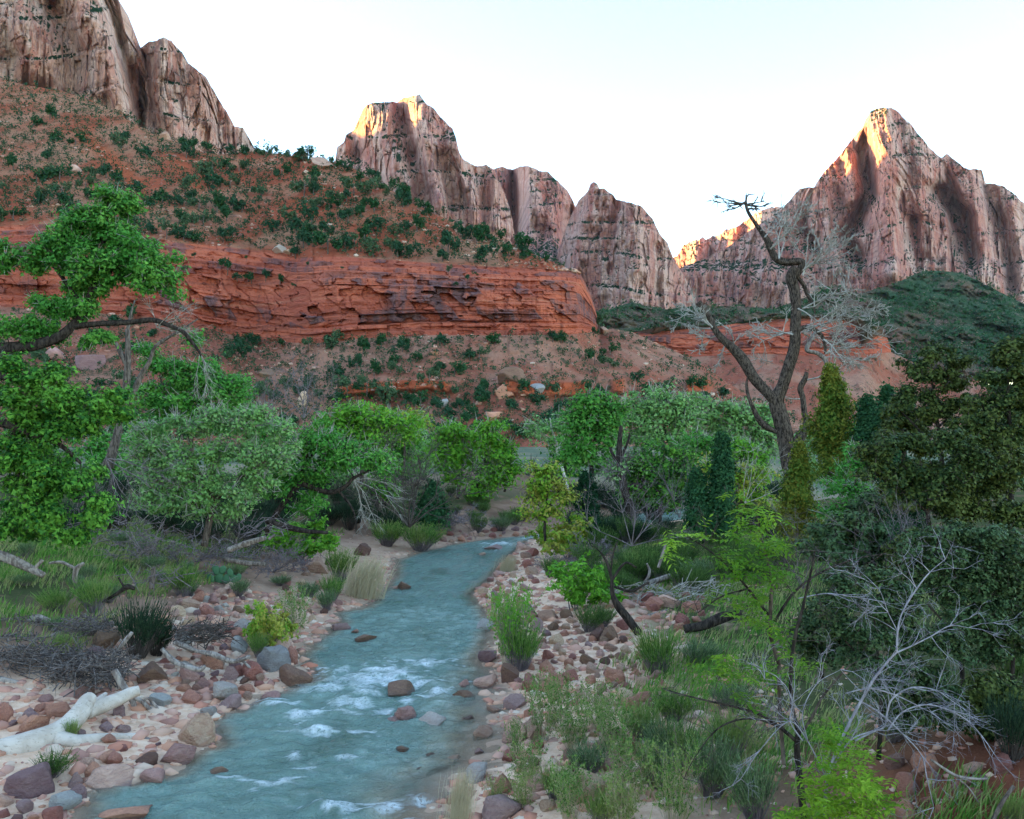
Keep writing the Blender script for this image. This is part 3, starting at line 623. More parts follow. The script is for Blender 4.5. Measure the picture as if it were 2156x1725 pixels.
k2 = np.linspace(1320, 1880, 200)
relief_slope("mesa_top", "sparse green flat on top of the low red mesa", k2, np.interp(k2, mxs, myt), np.interp(k2, mxs, mDt), np.interp(k2, mxs, myt) - 1.2, .06, 6, M['green_slope'], 835, .0, back=True)
# wooded green hill under the great peak
FS = [(1180, 640), (1230, 650), (1260, 655), (1290, 650), (1330, 636), (1365, 644), (1400, 652), (1480, 642), (1540, 646), (1628, 651), (1690, 628), (1740, 608), (1761, 601), (1785, 609), (1812, 619), (1850, 606), (1884, 597), (1915, 582), (1941, 572), (1980, 571), (2021, 574), (2064, 594), (2118, 622), (2156, 640), (2260, 690), (2400, 740)]
fx_ = np.linspace(1180, 2260, 330)
SL_FA = relief_slope("green_hill", "dark green wooded hill below the great pointed peak", fx_, fx_ * 0 + 800., fx_ * 0 + 1000., ip(fx_, FS) + 1.5 * fbm(fx_ / 14, fx_ * 0, 0., 3, 860), .52, 80, M['green_slope'], 870, 7.0)
# ---------------------------------------------------------------- boulders, cobbles, gravel
def ico(n):
    bm = bmesh.new(); bmesh.ops.create_icosphere(bm, subdivisions=n, radius=1.0)
    V = np.array([v.co[:] for v in bm.verts]); T = np.array([[v.index for v in f.verts] for f in bm.faces]); bm.free(); return V, T
ICO4, ICO3, ICO2, ICO1 = ico(4), ico(3), ico(2), ico(1)
def rock_shape(base, s, cuts=7, rough=.1, round_=.5):
    g = rng(s); V, T = base; V = V.copy()
    V *= g.uniform(.85, 1.15, 3)
    for i in range(cuts):
        n = nrm(g.normal(size=3) * [1, 1, .8]); d = g.uniform(.42, .85)
        k = V @ n - d; V = V - np.where(k > 0, k, 0)[:, None] * n * (1 - .05 * round_)
    r = 1 + rough * fbm(V[:, 0] * 1.3 + s, V[:, 1] * 1.3, V[:, 2] * 1.3, 3, s) + rough * .25 * fbm(V[:, 0] * 5, V[:, 1] * 5, V[:, 2] * 6 + s, 2, s + 4)
    V = V * r[:, None]
    V -= (V.max(0) + V.min(0)) / 2; V /= (V.max(0) - V.min(0)) / 2
    return V, T
ROCKS = []
for i in range(14):
    V, T = rock_shape(ICO4 if i < 10 else ICO3, 900 + i, [9, 13, 16, 8, 18, 11, 14, 10, 20, 12, 12, 10, 14, 16][i], [.22, .16, .12, .2, .1, .2, .15, .24, .1, .16, .15, .2, .12, .1][i])
    ROCKS.append(mk_mesh("boulder", V, None, T, M['rock_red'], True))
_rg = rng(77)
def put_rock(name, label, cat, x, yb, w, h, colr, group=None, var=None, rot=None, ground=None):
    p = G(x, yb) if ground is None else ground
    D = p[1]; ww = w * D / F; hh = h * D / F / .85
    v = int(_rg.integers(0, 14)) if var is None else var
    o = obj(name, ROCKS[v], None, (p[0], p[1] + ww * .3, p[2] + hh * .5 - hh * .30), (_rg.uniform(-.12, .12), _rg.uniform(-.12, .12), _rg.uniform(0, 6.28) if rot is None else rot),
            (ww * .5, ww * .5 * _rg.uniform(.75, .95), hh * .5 * 1.22))
    if rot is None: o.scale = (ww * .5, ww * .5 * .9, hh * .6)
    o.material_slots[0].link = 'OBJECT'; o.material_slots[0].material = M['rock_' + colr]
    tag(o, label, cat, group); return o
# x, foot y, width, height, colour, label
BOULDERS = [
 (405, 1568, 84, 62, 'tan', "large rounded tan boulder with banded sides at the water's edge below the roots"),
 (48, 1676, 98, 60, 'purple', "big wedge shaped maroon boulder below the bleached log"),
 (222, 1664, 100, 36, 'pink', "long flat pinkish grey slab lying half in the water"),
 (123, 1708, 66, 36, 'gray', "pitted grey boulder low in the corner beside the water"),
 (153, 1684, 46, 28, 'purple', "mauve boulder just above the pitted grey one"),
 (313, 1650, 66, 32, 'pink', "pinkish grey boulder with wet foot standing in the shallows"),
 (366, 1606, 74, 36, 'pink', "pale pink slab under the broken end of the bleached log"),
 (63, 1545, 66, 38, 'red', "smooth red boulder on sand behind the bleached trunk"),
 (115, 1511, 54, 27, 'red', "flat brick red stone touching the bleached trunk"),
 (4, 1520, 34, 40, 'red', "red stone cut by the picture's left edge above the bleached log"),
 (316, 1436, 70, 38, 'brown', "brown red slab half buried in the sand"),
 (393, 1436, 44, 33, 'pink', "salmon pink angular block on the sand"),
 (442, 1408, 48, 34, 'red', "bright red block in front of the twisted driftwood"),
 (526, 1432, 56, 38, 'red', "rounded maroon red boulder beside the grey boulder"),
 (486, 1434, 34, 32, 'purple', "purple red block between two red boulders"),
 (471, 1476, 56, 42, 'white', "pale greenish white boulder near the waterline"),
 (477, 1494, 56, 28, 'purple', "wine coloured flat boulder below the whitish one"),
 (399, 1482, 48, 25, 'red', "flat brick red slab next to the whitish boulder"),
 (426, 1450, 28, 22, 'pink', "small salmon cobble behind the flat brick red slab"),
 (571, 1412, 84, 58, 'gray', "largest grey boulder on the far side of the rapids"),
 (592, 1378, 52, 34, 'pink', "pinkish grey boulder leaning on the largest grey one"),
 (614, 1398, 24, 38, 'red', "narrow reddish upright stone against the largest grey boulder"),
 (614, 1445, 74, 44, 'brown', "shiny brown boulder jutting into the rapids"),
 (500, 1378, 46, 36, 'gray', "rounded warm grey boulder under the yellow green shrub"),
 (384, 1358, 46, 28, 'gray', "smooth bluish grey boulder among driftwood"),
 (396, 1288, 44, 28, 'tan', "tan red block on top of the cobble heap"),
 (372, 1298, 34, 22, 'tan', "rounded tan boulder at the cobble heap's left foot"),
 (432, 1296, 36, 24, 'red', "light red block right of the cobble heap's top"),
 (414, 1266, 25, 22, 'red', "dark red cube like stone crowning the cobble heap"),
 (444, 1272, 32, 22, 'pink', "rounded pink stone behind the cobble heap"),
 (216, 1366, 62, 40, 'brown', "brown boulder behind the leaning driftwood pole"),
 (192, 1390, 44, 24, 'purple', "low dull purple rock below the brown boulder"),
 (166, 1472, 40, 28, 'orange', "rusty orange tilted stone behind the bleached fork"),
 (183, 1470, 28, 26, 'brown', "brown stone wedged behind the bleached fork"),
 (332, 1490, 46, 28, 'gray', "weathered grey boulder beside the hanging roots"),
 (436, 1506, 36, 16, 'white', "small whitish slab at the shore"),
 (567, 1474, 46, 20, 'pink', "pinkish flat stone at the edge of the riffle"),
 (247, 1510, 28, 28, 'purple', "plum brown upright stone under the bleached limb"),
 (258, 1544, 25, 16, 'purple', "small purple cobble alone on the sand"),
 (226, 1604, 48, 18, 'red', "flat red stone on wet sand under the lower limb"),
 (303, 1612, 46, 22, 'brown', "brown red stone beside the pale pink slab"),
 (194, 1642, 46, 32, 'red', "dusky red boulder by the dry grass tuft"),
 (156, 1656, 40, 28, 'purple', "mauve boulder left of the dusky red one"),
 (255, 1728, 116, 26, 'red', "broad red slab breaking the water at the bottom edge"),
 (456, 1632, 42, 16, 'brown', "dark brown fin shaped rock in smooth water"),
 (510, 1334, 60, 30, 'white', "white slab behind the dark brush tangle"),
 (487, 1334, 46, 24, 'red', "flat red slab leaning on the white slab"),
 (666, 1208, 58, 36, 'tan', "tan block beside the dry reeds on the far left bank"),
 (760, 1170, 40, 26, 'brown', "brown rock behind the dry reeds"),
 (839, 1462, 74, 26, 'brown', "brown boulder splitting the main rapids"),
 (972, 1471, 46, 20, 'brown', "dark wet brown rock right of the main rapids"),
 (852, 1512, 54, 30, 'pink', "pale pink boulder with water pouring over its foot"),
 (830, 1517, 62, 9, 'pink', "low flat rock awash beside the pale pink boulder"),
 (903, 1526, 78, 12, 'white', "long pale slab barely above the water"),
 (1016, 1553, 42, 25, 'tan', "tan rounded rock in the shallows near the right shore"),
 (965, 1553, 21, 8, 'tan', "tiny tan rock beside the tan rounded one in the shallows"),
 (845, 1580, 32, 12, 'brown', "thin brown rock poking out of smooth water"),
 (768, 1350, 52, 17, 'brown', "flat layered brown rock in midstream above the rapids"),
 (748, 1331, 23, 9, 'orange', "small orange brown stone off the left shore above the rapids"),
 (711, 1328, 44, 20, 'purple', "purple grey rock at the left shore above the rapids"),
 (850, 1241, 31, 19, 'brown', "small dark rock in water beside the dry reeds"),
 (826, 1241, 27, 7, 'tan', "flat tan stone beside the small dark rock by the reeds"),
 (1021, 1327, 44, 27, 'gray', "grey boulder in water at the willow clump's foot"),
 (1031, 1394, 46, 28, 'purple', "purple grey boulder at the shore left of the willow clump's base"),
 (976, 1447, 26, 20, 'pink', "small pinkish upright rock at the right of the rapids"),
 (1021, 1448, 56, 26, 'pink', "pale grooved slab at the right shore by the rapids"),
 (1044, 1158, 46, 12, 'purple', "low flat rock in the far bend of the river"),
 (1013, 1168, 19, 6, 'tan', "tiny tan rock in the far bend of the river"),
 (1073, 1440, 46, 42, 'brown', "grey brown boulder below the willow clump"),
 (1119, 1456, 44, 36, 'red', "dark red boulder on pale sand right of the willow clump"),
 (1084, 1492, 46, 28, 'purple', "round purple boulder on the sand spit"),
 (1172, 1448, 52, 24, 'red', "long reddish tan boulder on the white sand"),
 (1090, 1562, 54, 52, 'pink', "tall smooth pink boulder at the right waterline"),
 (1126, 1560, 46, 46, 'tan', "tan red boulder behind the tall smooth pink one"),
 (1250, 1676, 74, 50, 'tan', "large domed tan boulder among the weeds"),
 (1058, 1672, 48, 40, 'red', "angular red brown boulder near the bottom reeds"),
 (1004, 1645, 64, 28, 'white', "whitish slab ending in tangled roots at the waterline"),
 (1052, 1728, 96, 46, 'purple', "big purple boulder at the bottom edge of the right bank"),
 (953, 1698, 34, 26, 'orange', "rusty orange stone behind the bottom dry stalks"),
 (1298, 1440, 48, 34, 'red', "sharp ridged red block in the cobble field"),
 (1356, 1478, 48, 22, 'red', "flat red block below the arching dark branches"),
 (1154, 1308, 42, 22, 'orange', "orange red slab under the bright green sapling"),
 (1112, 1296, 38, 28, 'purple', "purple boulder left of the bright green sapling"),
 (1130, 1334, 30, 32, 'purple', "upright mauve boulder behind the willow clump"),
 (1283, 1350, 40, 32, 'brown', "dark brown round boulder below the leaning snag"),
 (1258, 1350, 36, 26, 'brown', "brown boulder left of the dark round one"),
 (1380, 1284, 44, 28, 'red', "red brown boulder beyond the leaning snag"),
 (1412, 1280, 54, 28, 'pink', "long pinkish boulder beyond the leaning snag"),
 (1440, 1318, 36, 26, 'red', "reddish boulder under the black log"),
 (1312, 1326, 30, 22, 'red', "red stone touching the leaning snag's foot"),
 (1460, 1290, 46, 26, 'red', "faded red boulder behind the black log"),
 (1100, 1158, 30, 16, 'pink', "pinkish boulder at the bend of the right bank"),
 (1120, 1172, 34, 20, 'red', "red boulder at the bend of the right bank below the sapling"),
]
for b in BOULDERS:
    put_rock("boulder", b[5], "boulder", b[0], b[1], b[2], b[3], b[4])
for b in [(905, 1590, 26, 8, 'brown', "flat brown rock awash in the near right shallows"), (950, 1600, 40, 9, 'tan', "long tan rock awash near the right shore"), (880, 1620, 22, 7, 'brown', "small brown rock awash in the near river"), (1010, 1585, 24, 9, 'pink', "pinkish rock in the shallows beside the tall pink boulder"), (925, 1560, 30, 8, 'tan', "thin tan rock left of the tan rounded one"), (985, 1515, 30, 10, 'brown', "brown rock beside the stranded stick"), (1040, 1500, 34, 14, 'tan', "tan rock near the sand spit"), (760, 1590, 26, 7, 'brown', "low brown rock in the near middle of the river"), (700, 1560, 18, 5, 'brown', "tiny brown rock amid the lower riffles"), (940, 1420, 22, 10, 'purple', "purple rock upstream of the dark wet one")]:
    BOULDERS.append(b); put_rock("boulder", b[5], "boulder", b[0], b[1], b[2], b[3], b[4])
# cobbles heaped along both banks, told apart only by colour and place
cols = ['red', 'pink', 'tan', 'orange', 'purple', 'brown', 'white']
PREP = set("in at on with beside behind below between under among above against to of right left near just cut standing lying leaning jutting splitting breaking crowning wedged alone half touching awash barely poking ending beyond from before along over".split())
def short(lb):
    w = lb.split(); k = next((i for i, q in enumerate(w) if i > 1 and q in PREP), len(w)); return " ".join(w[:k])
def side(dx, dy, far=1.):
    a = math.degrees(math.atan2(-dy * 1.8, dx))
    return "right of" if -35 < a <= 35 else "behind" if 35 < a <= 145 else "in front of" if -145 < a <= -35 else "left of"
USED = set()
def rel(phrase, x, y, anchors):
    d = sorted(((x - q[0]) ** 2 + (2 * (y - q[1])) ** 2, k) for k, q in enumerate(anchors)); q = [anchors[k] for _, k in d[:6]]
    lb = "%s %s the %s" % (phrase, side(x - q[0][0], y - q[0][1]), q[0][2])
    for r in q[1:]:
        if lb not in USED: break
        l2 = "%s %s the %s, %s the %s" % (phrase, side(x - q[0][0], y - q[0][1]), q[0][2], side(x - r[0], y - r[1]), r[2])
        if len(l2.replace(",", "").split()) <= 16: lb = l2
    USED.add(lb); return lb
_sh = [short(b[5]) for b in BOULDERS]; B_ANCH = [(b[0], b[1], q) for b, q in zip(BOULDERS, _sh) if _sh.count(q) == 1]
def scatter(poly, n, wr, pr, where, grp, seed, minsep=.5):
    g = rng(seed); poly = np.array(poly, float); lo, hi = poly.min(0), poly.max(0); got = []
    tries = 0
    while len(got) < n and tries < n * 60:
        tries += 1
        x, y = g.uniform(lo, hi)
        ins = False; j = len(poly) - 1
        for i in range(len(poly)):
            if (poly[i, 1] > y) != (poly[j, 1] > y) and x < (poly[j, 0] - poly[i, 0]) * (y - poly[i, 1]) / (poly[j, 1] - poly[i, 1]) + poly[i, 0]: ins = not ins
            j = i
        if not ins: continue
        w = g.uniform(*wr) * (.6 + .6 * (y - 1100) / 500) * (1 if g.random() < .75 else .65)
        if any(abs(x - a) < (w + c) * minsep and abs(y - b) < (w + c) * minsep * .45 for a, b, c in got): continue
        got.append((x, y, w))
        c = cols[g.choice(len(cols), p=pr)]
        put_rock("cobble", rel("%s %s cobble" % ("large" if w > wr[1] * .85 else "small" if w < wr[0] * .8 else "middling", {'red': 'red', 'pink': 'pinkish', 'tan': 'tan', 'orange': 'orange', 'purple': 'purple', 'brown': 'brown', 'white': 'whitish'}[c]), x, y, B_ANCH), "cobble", x, y + w * .2, w, w * g.uniform(.45, .75), c, grp, int(g.integers(10, 14)))
scatter([(1050, 1190), (1110, 1150), (1140, 1190), (1120, 1260), (1050, 1290), (1010, 1250)], 40, (26, 40), [.3, .3, .2, .08, .12, 0, 0], "on the far right shore before the sapling", "cobbles on the far right shore", 1)
scatter([(1110, 1290), (1250, 1300), (1340, 1370), (1430, 1450), (1400, 1500), (1180, 1480), (1080, 1440), (1150, 1380)], 95, (24, 44), [.34, .16, .18, .16, .06, .1, 0], "in the cobble field on white sand", "cobbles on the white sand bar", 2)
scatter([(1300, 1240), (1480, 1260), (1500, 1300), (1420, 1330), (1330, 1300)], 18, (26, 44), [.4, .2, .15, .1, .1, .05, 0], "around the fallen snag on the right bank", "cobbles around the snag", 3)
scatter([(360, 1260), (470, 1230), (560, 1290), (520, 1350), (600, 1340), (560, 1360), (420, 1380), (340, 1310)], 60, (20, 36), [.22, .28, .22, .1, .05, .06, .07], "in the heap beside the dark bush", "cobbles in the left bank heap", 4)
scatter([(340, 1390), (470, 1380), (560, 1430), (520, 1470), (380, 1460)], 34, (20, 38), [.34, .24, .14, .08, .12, .04, .04], "crowding the beach behind the whitish boulder", "cobbles on the left beach", 5)
scatter([(0, 1690), (120, 1720), (60, 1728), (0, 1728)], 8, (24, 34), [.4, .2, 0, 0, .4, 0, 0], "in the bottom corner of the left beach", "cobbles in the bottom left corner", 6)
scatter([(0, 1480), (40, 1470), (330, 1500), (380, 1590), (230, 1620), (40, 1590)], 20, (14, 34), [.4, .2, .1, .05, .25, 0, 0], "strewn on the sand round the bleached log", "cobbles round the bleached log", 7)
scatter([(930, 1120), (1110, 1112), (1110, 1127), (1000, 1134), (920, 1148)], 22, (22, 34), [.3, .3, .25, .1, .05, 0, 0], "on the stony shore of the far bend", "cobbles of the far bend", 8)
scatter([(1080, 1500), (1160, 1490), (1380, 1560), (1330, 1690), (1150, 1710), (1060, 1600)], 28, (26, 48), [.32, .25, .2, .1, .1, .03, 0], "showing between the right bank weeds", "cobbles between the weeds", 9)
scatter([(580, 1190), (690, 1180), (720, 1270), (660, 1310), (600, 1260)], 26, (18, 34), [.3, .3, .25, .05, .05, .05, 0], "on the bank left of the dry reeds", "cobbles by the dry reeds", 10)
scatter([(1880, 1600), (2140, 1600), (2156, 1725), (1900, 1725)], 14, (18, 60), [.6, .1, 0, .2, .1, 0, 0], "on the dark red dirt bank under the oak thicket", "stones on the dirt bank", 11)
# gravel too small to count
def gravel(name, label, n, seed, fn, size, mat, dens=None):
    g = rng(seed); V0, T0 = ICO1; mb = MB(); k = 0
    X, Y = fn(g, n); Z = zg(X, Y); ok = Z > -.03; X, Y, Z = X[ok], Y[ok], Z[ok]; n = len(X)
    sz = g.uniform(*size, n) * g.uniform(.5, 1, n)
    A = g.uniform(0, 6.28, n); c, s_ = np.cos(A), np.sin(A)
    J = 1 + .28 * g.normal(size=(n, len(V0), 1)).clip(-1, 1)
    V = V0[None] * J * np.stack([sz, sz * g.uniform(.6, 1, n), sz * g.uniform(.4, .7, n)], -1)[:, None]
    V = np.stack([V[..., 0] * c[:, None] - V[..., 1] * s_[:, None], V[..., 0] * s_[:, None] + V[..., 1] * c[:, None], V[..., 2]], -1) + np.stack([X, Y, Z - .15 * sz], -1)[:, None]
    T = (T0[None] + np.arange(n)[:, None, None] * len(V0)).reshape(-1, 3)
    o = obj(name, mk_mesh(name, V, None, T, mat, True)); tag(o, label, None, None, "stuff"); return o
t = NT("gravel_stone"); gi = t.n("NewGeometry").outputs["Random Per Island"]
cr = t.n("ValToRGB"); t.l(gi, cr.inputs[0]); e = cr.color_ramp.elements
e[0].color = (.46, .18, .115, 1); e[1].color = (.62, .48, .37, 1)
for p_, c_ in ((.2, (.56, .32, .24, 1)), (.4, (.34, .17, .135, 1)), (.6, (.55, .27, .165, 1)), (.8, (.58, .36, .26, 1))):
    q_ = e.new(p_); q_.color = c_
M['gravel'] = t.done(cr.outputs[0], .85)
def near_left(g, n):
    Y = 12 + 40 * g.random(n) ** 1.6; l, r = edges(Y); d = g.random(n) ** 1.3 * 7; return l - d + .2, Y
def near_right(g, n):
    Y = 11 + 40 * g.random(n) ** 1.5; l, r = edges(Y); d = g.random(n) ** 1.2 * 9; return r + d - .2, Y
gravel("gravel_left_bank", "small gravel between the cobbles of the left bank", 2200, 21, near_left, (.03, .10), M['gravel'])
gravel("gravel_right_bank", "small gravel between the cobbles of the right bank", 2600, 22, near_right, (.03, .11), M['gravel'])

def shore(g, n):
    Y = 13 + 36 * g.random(n) ** 1.3; l, r = edges(Y); d = g.normal(size=n) * .35 + .1; k = g.random(n) < .5; return np.where(k, l - d, r + d), Y
gravel("shore_stones", "wet stones crowding both waterlines", 620, 23, shore, (.08, .26), M['gravel'])
def heap_left(g, n):
    Y = 13.5 + 17 * g.random(n); l, r = edges(Y); return l - .2 - 4.8 * g.random(n) ** .9, Y
gravel("left_bank_stones", "packed stones between the boulders of the left bank heap", 1150, 24, heap_left, (.08, .30), M['gravel'])
def heap_right(g, n):
    Y = 13 + 26 * g.random(n) ** 1.2; l, r = edges(Y); return r + .2 + 5.5 * g.random(n) ** .9, Y
gravel("right_bank_stones", "packed stones between the cobbles of the right bank bar", 1700, 25, heap_right, (.08, .26), M['gravel'])

# ---------------------------------------------------------------- boulders on the hillside
def slope_rock(sl, x, y, w, h, colr, label, cat="boulder", group=None):
    D = at(sl, x, y); p = P(x, y, D)
    o = obj("slope_boulder", ROCKS[int(_rg.integers(0, 10))], None, (p[0], p[1], p[2] + .1 * h * D / F), (_rg.uniform(-.4, .4), _rg.uniform(-.3, .3), _rg.uniform(0, 6.28)), (w * D / F * .5, w * D / F * .5, h * D / F * .55))
    o.material_slots[0].link = 'OBJECT'; o.material_slots[0].material = M['rock_' + colr]; tag(o, label, cat, group)
for sl, x, y, w, h, c_, lb in [
    (SL_UP, 680, 352, 50, 30, 'tan', "flat topped tan outcrop boulder on the hillside's skyline"), (SL_UP, 632, 336, 46, 18, 'brown', "dark slab boulder on the hillside's skyline among junipers"),
    (SL_UP, 344, 294, 34, 26, 'tan', "tan block below the shoulder peak's foot"), (SL_UP, 592, 528, 36, 16, 'white', "pale tilted slab on the cliff's upper ledge"), (SL_UP, 610, 532, 26, 12, 'tan', "thin tan slab beside the pale tilted one on the upper ledge"),
    (SL_UP, 140, 430, 30, 14, 'pink', "pinkish slab on the slope behind the big cottonwood's top"), (SL_UP, 162, 360, 30, 18, 'pink', "pink boulder high on the left slope below the red chute"),
    (SL_LO, 640, 850, 26, 40, 'tan', "sharp upright tan slab on the rubble slope"), (SL_LO, 1040, 880, 40, 26, 'red', "big red block behind the two mid river cottonwoods"), (SL_LO, 1075, 800, 60, 36, 'brown', "huge brown boulder heap on the rubble slope"),
    (SL_LO, 1060, 830, 46, 34, 'red', "reddish boulder below the huge brown heap"), (SL_LO, 1132, 822, 34, 22, 'gray', "grey boulder right of the huge brown heap"), (SL_LO, 560, 790, 40, 24, 'brown', "brown boulder among junipers under the cliff"),
    (SL_LO, 190, 770, 60, 44, 'purple', "dull purple boulder pile seen through the left cottonwoods"), (SL_LO, 120, 752, 44, 30, 'pink', "pinkish boulder behind the thick leaning limb"), (SL_LO, 1275, 700, 30, 20, 'tan', "tan block at the cliff's nose"),
    (SL_LO, 1190, 850, 34, 24, 'brown', "brown boulder above the tall centre cottonwood"), (SL_LO, 930, 852, 36, 18, 'gray', "flat greyish slab low on the rubble slope")]:
    slope_rock(sl, x, y, w, h, c_, lb)
def rubble(name, label, sl, n, seed, w, mat, yr=None):
    g = rng(seed); V0, T0 = ICO1; nr, nc = sl['x'].shape
    i = (g.random(n) * (nr - 2)).astype(int); j = (g.random(n) * (nc - 1)).astype(int)
    x, y, D = sl['x'][i, j], sl['y'][i, j], sl['D'][i, j]; p = P(x, y, D)
    ok = vn(p[:, 0] / 30, p[:, 1] / 30, p[:, 2] / 20, seed) + g.normal(size=n) * .4 > .0; p = p[ok]; n = len(p)
    sz = g.uniform(*w, n) * g.random(n) ** 1.5 + w[0]
    V = V0[None] * (1 + .3 * g.normal(size=(n, len(V0), 1)).clip(-1, 1)) * np.stack([sz, sz * .8, sz * g.uniform(.35, .7, n)], -1)[:, None] + p[:, None] + [0, 0, .1]
    o = obj(name, mk_mesh(name, V, None, (T0[None] + np.arange(n)[:, None, None] * len(V0)).reshape(-1, 3), mat, False)); tag(o, label, None, None, "stuff")
rubble("rubble_upper_slope", "loose stones scattered over the slope above the red cliff", SL_UP, 2200, 31, (.25, 1.3), M['gravel'])
rubble("rubble_talus", "loose stones scattered over the slope below the red cliff", SL_LO, 3800, 32, (.2, 1.2), M['gravel'])

# ---------------------------------------------------------------- fallen and drifted wood
RS = .62
def px_tube(mb, pts, D, k=10, n=None, gnarl=.12, seed=0, wob=.0):
    """pts: x, y, radius in picture units, optional depth offset"""
    a = np.array([(p + (0,))[:4] if len(p) == 3 else p for p in pts], float)
    W_ = P(a[:, 0], a[:, 1], D + a[:, 3]); r = a[:, 2] * RS * (D + a[:, 3]) / F
    n = n or max(8, 5 * len(a)); q = catmull(W_, n); rr = np.interp(np.linspace(0, len(a) - 1, n), np.arange(len(a)), r)
    if wob: q = q + wob * np.stack([vn(np.arange(n) * .7, 0 * np.arange(n) + i, 0., seed + i) for i in range(3)], -1)
    tube(mb, q, rr, k, gnarl, seed)
    return q, rr
def wood(name, label, cat, paths, D, mat, group=None, part="log", sub="limb", k=12, gn=.14, seed=0):
    p0 = P(paths[0][0][0], paths[0][0][1], D); root = thing(name, label, cat, p0, group)
    for i, pt in enumerate(paths):
        mb = MB(); px_tube(mb, pt, D, k, None, gn, seed + i); obj(part if i == 0 else sub, mb.mesh(part if i == 0 else sub, mat, p0), root)
    return root
wl_ = wood("bleached_log", "smooth white forked driftwood log lying on the sand", "log",
    [[(-60, 1612, 56, 0), (0, 1590, 52, 0), (60, 1570, 46, .2), (110, 1552, 42, .5), (140, 1530, 34, .8), (165, 1505, 33, 1.1), (180, 1482, 29, 1.4), (192, 1468, 20, 1.6)],
     [(182, 1500, 24, 1.4), (215, 1486, 25, 1.7), (250, 1472, 23, 2.0), (275, 1460, 21, 2.2), (293, 1454, 18, 2.3)],
     [(118, 1556, 30, .45), (160, 1562, 22, .5), (205, 1556, 17, .7), (250, 1554, 15, .9), (292, 1552, 13, 1.0)],
     [(196, 1480, 7, 2.1), (214, 1468, 9, 2.3), (224, 1460, 6, 2.4)]], 15.4, M['white_wood'], seed=3, gn=.08, k=16)
wood("broken_branch_end", "splintered brown end lying past the white log's lower limb", "branch", [[(290, 1554, 9), (318, 1564, 11), (345, 1572, 9), (366, 1572, 6)]], 16.4, M['drift'], seed=5, gn=.25)
